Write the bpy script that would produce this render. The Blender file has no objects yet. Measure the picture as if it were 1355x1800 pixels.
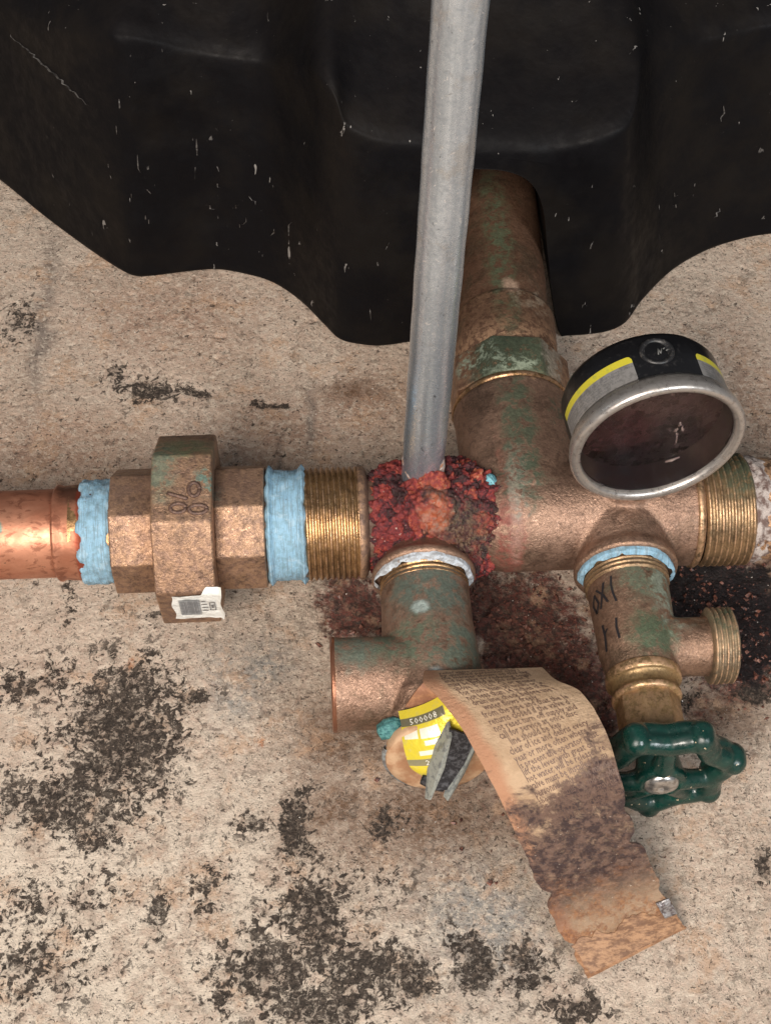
import bpy, bmesh, math, random
import numpy as np
from mathutils import Matrix, Vector

random.seed(7); RNG = np.random.default_rng(11)
MM = 0.001
scene = bpy.context.scene
COL = scene.collection

# ------------------------------------------------------------------ camera
cam_d = bpy.data.cameras.new('camera'); cam = bpy.data.objects.new('camera', cam_d); COL.objects.link(cam)
_f = Vector((0.03631, 0.59371, -0.80386)); _r = Vector((0.99872, -0.04984, 0.00831)); _u = Vector((0.03513, 0.80313, 0.59476))
M = Matrix((( _r.x, _u.x, -_f.x, -17.02*MM), (_r.y, _u.y, -_f.y, -279.03*MM), (_r.z, _u.z, -_f.z, 416.80*MM), (0, 0, 0, 1)))
cam.matrix_world = M
cam_d.sensor_fit = 'VERTICAL'; cam_d.sensor_height = 24; cam_d.sensor_width = 18; cam_d.lens = 36
cam_d.clip_start = 0.005; cam_d.clip_end = 20
cam_d.dof.use_dof = False
scene.camera = cam

# ------------------------------------------------------------------ world and lamps (a dim utility corner: soft light from the front, weak fill)
world = bpy.data.worlds.new('World'); scene.world = world; world.use_nodes = True
bg = world.node_tree.nodes['Background']; bg.inputs[0].default_value = (0.90, 0.93, 1.0, 1); bg.inputs[1].default_value = 0.16

def area(name, loc, target, sx, sy, power, color):
    l = bpy.data.lights.new(name, 'AREA'); l.shape = 'RECTANGLE'; l.size = sx; l.size_y = sy
    l.energy = power; l.color = color
    o = bpy.data.objects.new(name, l); COL.objects.link(o)
    o.location = loc
    o.rotation_euler = (Vector(target) - Vector(loc)).to_track_quat('-Z', 'Y').to_euler()
    return o
area('key_lamp', (-0.30, -0.80, 0.88), (0.0, -0.04, 0), 0.46, 0.46, 19.0, (1.0, 0.90, 0.81))
area('side_lamp', (0.52, -0.72, 0.66), (0, 0, 0), 0.24, 0.40, 5.5, (0.93, 0.97, 1.0))

scene.view_settings.view_transform = 'Standard'; scene.view_settings.look = 'None'
scene.view_settings.exposure = 0.0; scene.view_settings.gamma = 1.0

# ------------------------------------------------------------------ numpy noise
def _hash(ix, iy, iz, seed):
    n = (ix.astype(np.int64) * 374761393 + iy.astype(np.int64) * 668265263 + iz.astype(np.int64) * 2147483647 + seed * 974634777) & 0xFFFFFFFF
    n = ((n ^ (n >> 13)) * 1274126177) & 0xFFFFFFFF
    n = n ^ (n >> 16)
    return (n & 0xFFFFFF) / float(0xFFFFFF)
def vnoise(p, seed=0):
    p = np.asarray(p, float); i = np.floor(p); f = p - i; f = f * f * (3 - 2 * f); i = i.astype(np.int64)
    out = 0
    for dx in (0, 1):
        for dy in (0, 1):
            for dz in (0, 1):
                w = (f[:, 0] if dx else 1 - f[:, 0]) * (f[:, 1] if dy else 1 - f[:, 1]) * (f[:, 2] if dz else 1 - f[:, 2])
                out = out + w * _hash(i[:, 0] + dx, i[:, 1] + dy, i[:, 2] + dz, seed)
    return out
def fbm(p, octaves=4, seed=0, rough=0.5):
    p = np.asarray(p, float); a = 1; s = 0; t = 0
    for k in range(octaves):
        s = s + a * vnoise(p * 2 ** k + 17.3 * k, seed + k); t += a; a *= rough
    return s / t            # 0..1, mean .5
def sstep(x, a, b):
    t = np.clip((x - a) / (b - a), 0, 1); return t * t * (3 - 2 * t)

# ------------------------------------------------------------------ object helpers
def thing(name, label, cat, loc, group=None):
    o = bpy.data.objects.new(name, None); COL.objects.link(o)
    o.empty_display_size = 0.01; o.location = Vector(loc) * MM
    o['label'] = label; o['category'] = cat
    if group: o['group'] = group
    return o
def tag(o, label=None, cat=None, group=None, kind=None):
    for k, v in (('label', label), ('category', cat), ('group', group), ('kind', kind)):
        if v: o[k] = v
    return o
def root_loc(o):
    p = Vector((0, 0, 0))
    while o is not None: p = p + o.location; o = o.parent
    return p
def mesh_obj(name, V, F, mat, parent=None, smooth=True, attrs=None, origin=None, autosmooth=None):
    """V in world millimetres."""
    V = np.asarray(V, float)
    base = root_loc(parent) / MM if parent is not None else Vector(origin or (0, 0, 0))
    Vl = (V - np.array(base)) * MM
    me = bpy.data.meshes.new(name)
    if isinstance(F, np.ndarray) and F.ndim == 2:
        n, k = F.shape
        me.vertices.add(len(Vl)); me.vertices.foreach_set('co', Vl.astype(np.float32).ravel())
        me.loops.add(n * k); me.loops.foreach_set('vertex_index', F.astype(np.int32).ravel())
        me.polygons.add(n); me.polygons.foreach_set('loop_start', (np.arange(n) * k).astype(np.int32))
        try: me.polygons.foreach_set('loop_total', np.full(n, k, np.int32))
        except Exception: pass
        me.update(calc_edges=True)
    else:
        me.from_pydata([tuple(v) for v in Vl], [], [tuple(int(i) for i in f) for f in F])
    me.validate()
    if attrs:
        for an, av in attrs.items():
            a = me.attributes.new(an, 'FLOAT', 'POINT'); a.data.foreach_set('value', np.asarray(av, np.float32))
    me.polygons.foreach_set('use_smooth', [bool(smooth)] * len(me.polygons))
    if autosmooth is not None:
        bm = bmesh.new(); bm.from_mesh(me)
        for e in bm.edges:
            if len(e.link_faces) == 2 and e.calc_face_angle(0) > math.radians(autosmooth): e.smooth = False
        bm.to_mesh(me); bm.free()
    me.materials.append(mat)
    o = bpy.data.objects.new(name, me); COL.objects.link(o)
    if parent is not None: o.parent = parent
    elif origin: o.location = Vector(origin) * MM
    return o
def grid_faces(nu, nv, closed_u=False):
    """index = iv*nu + iu"""
    iu = np.arange(nu if closed_u else nu - 1); iv = np.arange(nv - 1)
    A, B = np.meshgrid(iu, iv); A = A.ravel(); B = B.ravel(); A2 = (A + 1) % nu
    return np.stack([B * nu + A, B * nu + A2, (B + 1) * nu + A2, (B + 1) * nu + A], 1)
def frame(axis, ref=None):
    a = Vector(axis).normalized()
    r = Vector(ref) if ref is not None else (Vector((0, 0, 1)) if abs(a.z) < 0.9 else Vector((0, 1, 0)))
    r = (r - a * r.dot(a)).normalized(); b = a.cross(r)
    return np.array(a), np.array(r), np.array(b)
def lathe(profile, o, axis, seg=64, ref=None, helix=0.0, rot=0.0, rfun=None, arc=None):
    """profile: (t, r) along axis from o. rfun(t,theta,r)->r . helix = extra t per turn."""
    a, r0, b = frame(axis, ref)
    prof = np.array(profile, float); n = len(prof)
    if arc is None: th = rot + np.arange(seg) * 2 * np.pi / seg
    else: th = np.linspace(arc[0], arc[1], seg)
    T = np.repeat(prof[:, 0][:, None], seg, 1) + helix * (th - rot)[None, :] / (2 * np.pi)
    R = np.repeat(prof[:, 1][:, None], seg, 1); TH = np.repeat(th[None, :], n, 0)
    if rfun is not None: R = rfun(T, TH, R)
    V = np.array(o)[None, None, :] + T[..., None] * a + R[..., None] * (np.cos(TH)[..., None] * r0 + np.sin(TH)[..., None] * b)
    return V.reshape(-1, 3), grid_faces(seg, n, closed_u=arc is None)
def tube(path, rad, seg=12, caps=True):
    path = np.array(path, float); n = len(path); rad = np.full(n, rad) if np.isscalar(rad) else np.array(rad)
    V = []; prev = None
    for i in range(n):
        d = path[min(i + 1, n - 1)] - path[max(i - 1, 0)]; d /= np.linalg.norm(d)
        if prev is None:
            r = np.cross(d, [0, 0, 1.0]);
            if np.linalg.norm(r) < 1e-3: r = np.cross(d, [0, 1.0, 0])
        else: r = prev - d * prev.dot(d)
        r /= np.linalg.norm(r); prev = r; b = np.cross(d, r)
        for k in range(seg):
            t = 2 * np.pi * k / seg; V.append(path[i] + rad[i] * (np.cos(t) * r + np.sin(t) * b))
    F = [tuple(f) for f in grid_faces(seg, n, True)]
    if caps: F.append(tuple(range(seg))[::-1]); F.append(tuple((n - 1) * seg + k for k in range(seg)))
    return np.array(V), F
def join(*parts):
    V = []; F = []; off = 0
    for v, f in parts:
        V.append(np.asarray(v)); F += [tuple(int(i) + off for i in q) for q in f]; off += len(v)
    return np.concatenate(V), F
def solid(profile, o, axis, seg=64, **k):
    """closed lathe with both ends capped"""
    V, F = lathe(profile, o, axis, seg, **k); F = [tuple(f) for f in F]; n = len(profile)
    F.append(tuple(range(seg))[::-1]); F.append(tuple((n - 1) * seg + i for i in range(seg)))
    return V, F
def cast(parts, voxel=0.5, smooth=6):
    """melt closed parts into one cast surface with soft fillets (voxel remesh). mm in, mm out."""
    V, F = join(*parts)
    me = bpy.data.meshes.new('tmp'); me.from_pydata([tuple(v) for v in V], [], F); me.update()
    bm = bmesh.new(); bm.from_mesh(me); bmesh.ops.recalc_face_normals(bm, faces=bm.faces[:]); bm.to_mesh(me); bm.free()
    o = bpy.data.objects.new('tmp', me); COL.objects.link(o)
    m = o.modifiers.new('r', 'REMESH'); m.mode = 'VOXEL'; m.voxel_size = voxel
    s = o.modifiers.new('s', 'SMOOTH'); s.factor = 0.5; s.iterations = smooth
    dg = bpy.context.evaluated_depsgraph_get(); dg.update()
    e = o.evaluated_get(dg).to_mesh()
    n = len(e.vertices); co = np.empty(n * 3, np.float32); e.vertices.foreach_get('co', co)
    m4 = [tuple(p.vertices) for p in e.polygons]
    F2 = np.array(m4) if all(len(q) == 4 for q in m4) else m4
    o.evaluated_get(dg).to_mesh_clear(); bpy.data.objects.remove(o); bpy.data.meshes.remove(me)
    return co.reshape(-1, 3).astype(float), F2
def prism(n, R, x0, x1, o, axis, ref, rot, chamfer=1.2, bev=0.5):
    """n-gon nut blank with rounded edges; R = corner radius"""
    a, r0, b = frame(axis, ref)
    bm = bmesh.new(); rings = []
    for x in (x0, x1):
        rings.append([bm.verts.new(np.array(o) + a * x + R * (math.cos(rot + 2 * math.pi * k / n) * r0 + math.sin(rot + 2 * math.pi * k / n) * b)) for k in range(n)])
    for k in range(n): bm.faces.new((rings[0][k], rings[0][(k + 1) % n], rings[1][(k + 1) % n], rings[1][k]))
    bm.faces.new(rings[0][::-1]); bm.faces.new(rings[1])
    bmesh.ops.recalc_face_normals(bm, faces=bm.faces[:])
    bmesh.ops.bevel(bm, geom=bm.edges[:], offset=bev, segments=3, profile=0.5, affect='EDGES', clamp_overlap=True)
    bm.verts.index_update(); V = np.array([v.co[:] for v in bm.verts]); F = [tuple(v.index for v in f.verts) for f in bm.faces]
    bm.free(); return V, F
def bbox_mesh(o): pass

# ------------------------------------------------------------------ material helper
class Mat:
    def __init__(s, name):
        s.m = bpy.data.materials.new(name); s.m.use_nodes = True; s.t = s.m.node_tree; s.n = s.t.nodes
        s.b = s.n['Principled BSDF']
        g = s.n.new('ShaderNodeNewGeometry'); v = s.n.new('ShaderNodeVectorMath'); v.operation = 'SCALE'
        s.t.links.new(g.outputs['Position'], v.inputs[0]); v.inputs['Scale'].default_value = 1000.0
        s.pos = v.outputs[0]; s.geo = g
    def L(s, a, b): s.t.links.new(a, b)
    def put(s, sock, v):
        if hasattr(v, 'is_output') or isinstance(v, bpy.types.NodeSocket): s.L(v, sock)
        elif isinstance(v, (tuple, list)) and len(v) == 3 and sock.type == 'RGBA': sock.default_value = (*v, 1)
        else: sock.default_value = v
    def vec(s, sx=1, sy=1, sz=1, off=(0, 0, 0)):
        v = s.n.new('ShaderNodeMapping'); s.L(s.pos, v.inputs[0]); v.inputs['Scale'].default_value = (sx, sy, sz); v.inputs['Location'].default_value = off
        return v.outputs[0]
    def noise(s, scale, detail=4, rough=0.55, dist=0.0, vec=None):
        n = s.n.new('ShaderNodeTexNoise'); s.L(vec or s.pos, n.inputs['Vector'])
        n.inputs['Scale'].default_value = scale; n.inputs['Detail'].default_value = detail; n.inputs['Roughness'].default_value = rough; n.inputs['Distortion'].default_value = dist
        return n.outputs[0]
    def voro(s, scale, feature='F1', out='Distance', rand=1.0, vec=None):
        n = s.n.new('ShaderNodeTexVoronoi'); n.feature = feature; s.L(vec or s.pos, n.inputs['Vector']); n.inputs['Scale'].default_value = scale
        n.inputs['Randomness'].default_value = rand
        return n.outputs[out]
    def ramp(s, f, lo, hi, a=0.0, b=1.0):
        n = s.n.new('ShaderNodeMapRange'); n.interpolation_type = 'SMOOTHSTEP'; s.put(n.inputs['Value'], f)
        n.inputs['From Min'].default_value = lo; n.inputs['From Max'].default_value = hi
        n.inputs['To Min'].default_value = a; n.inputs['To Max'].default_value = b
        return n.outputs[0]
    def math(s, op, a, b=0.0):
        n = s.n.new('ShaderNodeMath'); n.operation = op; s.put(n.inputs[0], a); s.put(n.inputs[1], b); return n.outputs[0]
    def mix(s, f, a, b, mode='MIX'):
        n = s.n.new('ShaderNodeMix'); n.data_type = 'RGBA'; n.blend_type = mode
        s.put(n.inputs[0], f); s.put(n.inputs[6], a); s.put(n.inputs[7], b); return n.outputs[2]
    def attr(s, name):
        n = s.n.new('ShaderNodeAttribute'); n.attribute_name = name; return n.outputs['Fac']
    def spot(s, c, r, soft=0.35, wob=0.0, nscale=0.3):
        """1 inside an ellipsoid stain centred at c (mm), radii r, with a ragged edge"""
        v = s.n.new('ShaderNodeVectorMath'); v.operation = 'SUBTRACT'; s.L(s.pos, v.inputs[0]); v.inputs[1].default_value = c
        d = s.n.new('ShaderNodeVectorMath'); d.operation = 'DIVIDE'; s.L(v.outputs[0], d.inputs[0]); d.inputs[1].default_value = r
        l = s.n.new('ShaderNodeVectorMath'); l.operation = 'LENGTH'; s.L(d.outputs[0], l.inputs[0]); x = l.outputs['Value']
        if wob: x = s.math('ADD', x, s.math('MULTIPLY', s.math('SUBTRACT', s.noise(nscale, 5, 0.65), 0.5), wob))
        return s.ramp(x, 1 + soft, 1 - soft, 0.0, 1.0)
    def bump(s, h, strength=0.5, dist=0.3, prev=None):
        n = s.n.new('ShaderNodeBump'); n.inputs['Strength'].default_value = strength; n.inputs['Distance'].default_value = dist * MM
        s.put(n.inputs['Height'], h)
        if prev is not None: s.L(prev, n.inputs['Normal'])
        return n.outputs[0]
    def done(s, color, rough=0.5, metal=0.0, normal=None, **k):
        s.put(s.b.inputs['Base Color'], color); s.put(s.b.inputs['Roughness'], rough); s.put(s.b.inputs['Metallic'], metal)
        if normal is not None: s.L(normal, s.b.inputs['Normal'])
        for kk, v in k.items(): s.put(s.b.inputs[kk.replace('_', ' ')], v)
        return s.m

GREEN = (0.048, 0.064, 0.040); VERD = (0.30, 0.36, 0.27); SOOT = (0.05, 0.03, 0.022)

def bronze(name, base=(0.33, 0.21, 0.15), dark=(0.15, 0.09, 0.064), metal=0.72, rough=0.42, stains=(), darkamt=0.5, grain=0.6, wear=0.8, tarn=0.38):
    m = Mat(name)
    big = m.ramp(m.noise(0.10, 5, 0.6), 0.35, 0.68); fine = m.noise(1.6, 3, 0.6)
    c = m.mix(m.math('MULTIPLY', big, darkamt), base, dark)
    c = m.mix(m.ramp(m.noise(0.075, 7, 0.7, 0.4, m.vec(off=(5, 90, 3))), 0.50, 0.62, 0, tarn), c, (0.075, 0.058, 0.036))
    c = m.mix(m.ramp(fine, 0.3, 0.75, 0.0, 0.45), c, tuple(min(1, x * 1.45) for x in base))
    c = m.mix(m.ramp(m.noise(0.28, 7, 0.72, 0.5), 0.50, 0.64, 0, 0.5), c, tuple(x * 0.62 for x in dark))
    c = m.mix(m.ramp(m.noise(0.8, 6, 0.75, 0.8, m.vec(off=(20, 0, 0))), 0.50, 0.66, 0, 0.5), c, tuple(x * 0.7 for x in dark))
    c = m.mix(m.ramp(m.noise(0.55, 6, 0.7), 0.62, 0.72, 0, 0.6), c, SOOT)
    if wear: c = m.mix(m.math('MULTIPLY', m.math('MULTIPLY', m.ramp(m.geo.outputs['Pointiness'], 0.515, 0.56), m.ramp(m.noise(0.45, 5, 0.7), 0.42, 0.56)), wear), c, (0.60, 0.37, 0.22))
    rr = m.ramp(m.noise(0.5, 4, 0.6), 0.3, 0.7, rough - 0.08, rough + 0.14)
    mt = metal
    for st in stains:
        f = m.spot(st['c'], st['r'], st.get('soft', 0.4), st.get('wob', 1.6), st.get('ns', 0.28))
        f = m.math('MULTIPLY', f, m.ramp(m.noise(st.get('ns2', 0.26), 8, 0.74, 0.3), st.get('lo', 0.38) + .02, st.get('hi', 0.52) + .04))
        f = m.math('MULTIPLY', f, st.get('a', 0.9))
        c = m.mix(f, c, m.mix(m.ramp(m.noise(0.9, 4, 0.7), 0.4, 0.65), st.get('col', GREEN), st.get('col2', tuple(x * 1.5 for x in st.get('col', GREEN)))))
        mt = m.math('MULTIPLY', mt, m.math('SUBTRACT', 1.0, f)); rr = m.math('MAXIMUM', rr, m.math('MULTIPLY', f, 0.75))
    b = m.bump(m.noise(1.3, 4, 0.7, 0.5), grain, 0.5)
    b = m.bump(m.noise(0.35, 3, 0.5), 0.35, 0.6, b)
    return m.done(c, rr, mt, b)

# ------------------------------------------------------------------ floor
def axis_samples(lo, hi, step, far):
    mid = np.arange(lo, hi + 1e-6, step); out = [far * k / 6 for k in range(6, 0, -1)]
    a = np.array([lo - x for x in out]); b = np.array([hi + x for x in out[::-1]])
    return np.concatenate([a, mid, b])
xs = axis_samples(-175, 200, 0.8, 420); ys = axis_samples(-165, 230, 0.8, 420)
X, Y = np.meshgrid(xs, ys); P2 = np.stack([X.ravel(), Y.ravel(), np.zeros(X.size)], 1)
DARK = [(-83,-52,19,26,1.0),(-111,-32,11,10,0.6),(-116,-34,5,8,0.8),(-77,-32,14,9,0.9),(-97,-72,20,11,0.8),(-111,-69,10,8,0.7),(-88,-80,10,9,0.7),(-67,-54,4,12,0.7),(-59,-38,9,6,0.7),(-29,-85,6,8,1.3),(-45,-83,6,4,0.8),(-26,-114,11,15,1.1),(-39,-128,14,13,0.9),(-15,-129,14,11,0.9),(-25,-138,19,8,0.9),(-55,-102,8,7,0.5),(-71,-107,3,10,0.7),(-101,-107,24,17,0.4),(-103,-123,24,13,0.5),(1,-128,6,8,1.1),(18,-129,6,8,1.3),(31,-123,8,7,0.7),(35,-133,11,8,0.6),(46,-144,8,4,0.8),(-2,-87,7,5,0.6),(-81,88,12,7,0.8),(-63,87,9,2,1.1),(-38,79,6,2,1.0),(-93,96,8,8,0.5),(-132,124,8,12,0.6),(114,-43,7,4,1.4),(104,-101,3,5,0.9),(89,-48,4,4,0.9),(-71,-10,5,3,0.7),(-100,-8,3,16,0.5),(-17,-101,20,11,0.4)]
WET_SHADE = [(109,-13,20,14),(102,-6,11,14),(117,-28,11,11),(84,-6,14,8)]  # black floor by the right threads: wet gunk plus painted shade of the run
RUST = [(45,-21,20,24),(-9,-9,10,13),(56,-40,16,25),(108,-25,22,22),(36,-49,15,30),(118,14,10,16),(28,-12,22,14),(112,-33,14,10)]
BROWN = [(6,-84,34,20),(-20,-58,14,22),(48,-60,22,18),(-6,84,14,8),(128,5,10,20),(-17,-79,13,11),(-7,-57,9,18),(98,-52,16,12),(45,-78,18,12)]
PINK = [(135,74,12,37),(-4,74,18,22),(-36,63,40,24),(-115,60,40,26),(60,78,60,22),(-73,122,42,24),(120,35,16,20)]
GREY = [(-42,-29,13,13),(-45,-41,9,8),(23,-113,21,24)]
ORG = [(-79,-25,1.2,2.2),(-39,-57,1.0,1.8)]
STREAK = [(-22,69,2,19),(-122,124,3,43),(-33,50,1.2,14)]
wx = (fbm(P2 / 14, 4, 3) - .5) * 14; wy = (fbm(P2 / 14, 4, 9) - .5) * 14
def field(L, pw=1.0):
    out = np.zeros(X.size)
    for q in L:
        d = ((P2[:, 0] + wx - q[0]) / q[2]) ** 2 + ((P2[:, 1] + wy - q[1]) / q[3]) ** 2
        out = np.maximum(out, (q[4] if len(q) > 4 else 1.0) * np.exp(-d * pw))
    return out
fd, fw, fr, fb, fp, fg, fo, fs = [field(q) for q in (DARK, WET_SHADE, RUST, BROWN, PINK, GREY, ORG, STREAK)]
n1 = fbm(P2 / 5.0, 6, 21, 0.66); n2 = fbm(P2 / 1.7, 4, 33, 0.6); n3 = fbm(P2 / 30, 4, 41)
mold = sstep(n1 + 0.26 * fd + 0.10 * (n2 - .5) - 0.5, 0.10, 0.18) * np.clip(fd * 1.6 + 0.15, 0, 1)
specks = sstep(fbm(P2 / 2.4, 4, 51, 0.6) + 0.06 * (n3 - .5) + 0.05 * np.clip(fd, 0, 1), 0.70, 0.735)
front = sstep(-P2[:, 1], 0, 90)
specks2 = sstep(fbm(P2 / 1.5, 3, 61, 0.6), 0.70, 0.76) * (0.45 + 0.5 * front * sstep(-P2[:, 0], -40, 60))
dark = np.clip(np.maximum(mold, np.maximum(specks * 0.9, specks2 * 0.7)), 0, 1)
# relief: pits where mould sits, trowel waves, crust build-up in the black and rust zones
Z = (fbm(P2 / 40, 3, 71) - .5) * 1.6 + (n2 - .5) * 0.35 - 0.55 * dark + (fbm(P2 / 3, 4, 77) - .5) * (0.5 + 2.2 * np.clip(fw + fr, 0, 1))
pit = sstep(fbm(P2 / 3.3, 2, 91), 0.80, 0.86); Z -= pit * 1.0
Z = Z - Z.max() * 0.35
rim_fade = 1.0
V = P2.copy(); V[:, 2] = Z
m = Mat('concrete')
base = m.mix(m.ramp(m.noise(0.035, 5, 0.6), 0.35, 0.65), (0.70, 0.555, 0.445), (0.62, 0.465, 0.36))
base = m.mix(m.ramp(m.noise(0.45, 6, 0.7), 0.38, 0.62, 0, 0.55), base, (0.60, 0.52, 0.42))
base = m.mix(m.ramp(m.noise(0.10, 7, 0.7, 0.8, m.vec(off=(40, 3, 7))), 0.54, 0.64, 0, 0.6), base, (0.32, 0.255, 0.20))
base = m.mix(m.ramp(m.noise(1.7, 4, 0.7), 0.40, 0.75, 0, 0.25), base, (0.42, 0.34, 0.27))
base = m.mix(m.math('MULTIPLY', m.attr('pale'), 0.8), base, (0.82, 0.71, 0.58))
base = m.mix(m.math('MULTIPLY', m.attr('pink'), m.ramp(m.noise(0.2, 7, 0.7), 0.35, 0.6, 0.35, 0.9)), base, (0.47, 0.30, 0.215))
base = m.mix(m.math('MULTIPLY', m.attr('grey'), m.ramp(m.noise(0.3, 6, 0.7), 0.38, 0.55, 0.1, 0.8)), base, (0.27, 0.285, 0.28))
base = m.mix(m.math('MULTIPLY', m.attr('brown'), m.ramp(m.noise(0.42, 8, 0.75, 0.4), 0.36, 0.60, 0.5, 1.0)), base, (0.17, 0.095, 0.055))
rustc = m.mix(m.ramp(m.noise(0.55, 5, 0.7), 0.4, 0.6), (0.16, 0.040, 0.030), (0.045, 0.018, 0.016))
rustc = m.mix(m.ramp(m.noise(0.30, 6, 0.68, 0.6, m.vec(off=(9, 0, 0))), 0.52, 0.68, 0, .8), rustc, (0.27, 0.145, 0.10))
rustc = m.mix(m.ramp(m.noise(0.7, 4, 0.6, 0.3, m.vec(off=(9, 70, 0))), 0.60, 0.68, 0, .8), rustc, (0.03, 0.013, 0.014))
base = m.mix(m.ramp(m.math('ADD', m.attr('rust'), m.math('MULTIPLY', m.noise(0.16, 6, 0.66, 0.5), 1.5)), 0.86, 1.30, 0, .95), base, rustc)
base = m.mix(m.attr('orange'), base, (0.50, 0.17, 0.06))
base = m.mix(m.math('MULTIPLY', m.attr('streak'), 0.75), base, (0.17, 0.145, 0.13))
darkc = m.mix(m.ramp(m.noise(0.9, 6, 0.78), 0.42, 0.68), (0.020, 0.015, 0.012), (0.13, 0.10, 0.078))
nn = m.math('ADD', m.math('MULTIPLY', m.noise(0.13, 5, 0.65, 0.3), 0.38), m.math('MULTIPLY', m.noise(0.40, 7, 0.66, 0.7), 0.62))
dens = m.math('ADD', nn, m.math('MULTIPLY', m.attr('dens'), 0.15))
dk = m.math('MULTIPLY', m.ramp(dens, 0.560, 0.588), m.ramp(m.attr('dens'), 0.02, 0.25, 0.45, 1.0))
dk = m.math('MAXIMUM', dk, m.math('MULTIPLY', m.ramp(m.math('ADD', m.attr('dark'), m.math('MULTIPLY', m.math('SUBTRACT', m.noise(0.55, 7, 0.72, 0.5), 0.5), 3.4)), 0.80, 0.98), 0.9))
fleck = m.ramp(m.noise(0.50, 8, 0.75, 0.5, m.vec(off=(12, 44, 0))), 0.535, 0.575)
dk = m.math('MULTIPLY', dk, m.math('SUBTRACT', 1.0, m.math('MULTIPLY', fleck, 0.72)))
# small curled scars left by mould colonies
cn = m.noise(0.42, 3, 0.55, 1.6, m.vec(off=(8, 71, 0)))
curl = m.ramp(m.math('ABSOLUTE', m.math('SUBTRACT', cn, 0.5)), 0.020, 0.006)
curl = m.math('MULTIPLY', curl, m.ramp(m.noise(0.22, 5, 0.7, 0, m.vec(off=(3, 1, 0))), 0.50, 0.58))
curl = m.math('MULTIPLY', curl, m.math('ADD', 0.25, m.math('MULTIPLY', m.attr('frontm'), 0.6)))
dk = m.math('MAXIMUM', dk, curl)
mid = m.ramp(m.noise(0.30, 9, 0.78, 0.2, m.vec(off=(60, 1, 0))), 0.50, 0.64)
patchy = m.ramp(m.noise(0.05, 5, 0.6, 0.3, m.vec(off=(33, 7, 0))), 0.38, 0.60, 0.15, 1.0)
base = m.mix(m.math('MULTIPLY', m.math('MULTIPLY', m.math('MULTIPLY', mid, patchy), 0.55), m.math('SUBTRACT', 1.0, m.math('MULTIPLY', m.attr('pale'), 0.5))), base, (0.225, 0.165, 0.120))
org = m.ramp(m.noise(0.06, 7, 0.7, 0.2, m.vec(off=(10, 61, 0))), 0.52, 0.64)
base = m.mix(m.math('MULTIPLY', org, 0.6), base, (0.58, 0.37, 0.235))
lite = m.ramp(m.noise(0.5, 8, 0.78, 0.3, m.vec(off=(6, 31, 0))), 0.51, 0.58)
stn = m.math('SUBTRACT', 1.0, m.ramp(m.math('ADD', m.math('ADD', m.attr('rust'), m.attr('wet_shade')), m.math('MULTIPLY', m.attr('brown'), 0.7)), 0.15, 0.75, 0, 0.92))
lite = m.math('MULTIPLY', lite, stn)
base = m.mix(m.math('MULTIPLY', lite, 0.6), base, (0.80, 0.69, 0.56))
halo = m.ramp(m.attr('dens'), 0.25, 1.0, 0, 0.42)
base = m.mix(halo, base, (0.20, 0.155, 0.12))
base = m.mix(m.math('MULTIPLY', dk, 0.97), base, darkc)
ps = m.ramp(m.noise(0.62, 5, 0.62, 0.6, m.vec(off=(23, 8, 1))), 0.625, 0.642)
base = m.mix(m.math('MULTIPLY', ps, 0.85), base, (0.065, 0.048, 0.038))
spk = m.ramp(m.noise(1.2, 4, 0.65, 0.3, m.vec(off=(3, 8, 1))), 0.61, 0.64); base = m.mix(m.math('MULTIPLY', spk, 0.85), base, (0.07, 0.055, 0.045))
spw = m.ramp(m.noise(1.5, 2, 0.5, 0, m.vec(off=(31, 8, 1))), 0.74, 0.78); base = m.mix(spw, base, (0.72, 0.68, 0.60))
wet_shade = m.ramp(m.math('ADD', m.attr('wet_shade'), m.math('MULTIPLY', m.noise(0.35, 5, 0.7), 0.8)), 0.62, 0.86)
base = m.mix(m.math('MULTIPLY', wet_shade, 0.97), base, m.mix(m.ramp(m.noise(1.0, 5, 0.7), 0.56, 0.66), (0.010, 0.008, 0.009), (0.09, 0.04, 0.035)))  # shade under the run is coloured in together with the damp black
rg = m.math('SUBTRACT', 0.9, m.math('MULTIPLY', wet_shade, 0.55))
b = m.bump(m.noise(0.7, 8, 0.75), 1.0, 1.3); b = m.bump(m.math('SUBTRACT', 1.0, dk), 0.5, 0.35, b)
CONC = m.done(base, rg, 0.0, b, Specular_IOR_Level=0.35)
front2 = np.clip(sstep(-P2[:, 1], 10, 100) * sstep(-P2[:, 0], -90, 70) + 0.25 * sstep(n3, .45, .6), 0, 1)
floor = mesh_obj('floor', V, grid_faces(len(xs), len(ys)), CONC, None, True,
                 dict(dark=dark, dens=np.clip(fd, 0, 1.4), frontm=front, wet_shade=fw, rust=fr, brown=fb, pink=fp, grey=fg, orange=sstep(fo, .3, .5), streak=np.clip(fs * (0.4 + 1.2 * n1), 0, 1), pale=front2 * (1 - fb) * sstep(n1, .4, .55)))
floor['kind'] = 'structure'

# ------------------------------------------------------------------ black water tank base
def catmull(P, n):
    P = np.array(P, float); m_ = len(P); t = np.linspace(0, m_ - 1 - 1e-9, n); i = t.astype(int); f = (t - i)[:, None]
    g = lambda k: P[np.clip(k, 0, m_ - 1)]
    p0, p1, p2, p3 = g(i - 1), g(i), g(i + 1), g(i + 2)
    return 0.5 * ((2 * p1) + (-p0 + p2) * f + (2 * p0 - 5 * p1 + 4 * p2 - p3) * f ** 2 + (-p0 + 3 * p1 - 3 * p2 + p3) * f ** 3)
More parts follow.
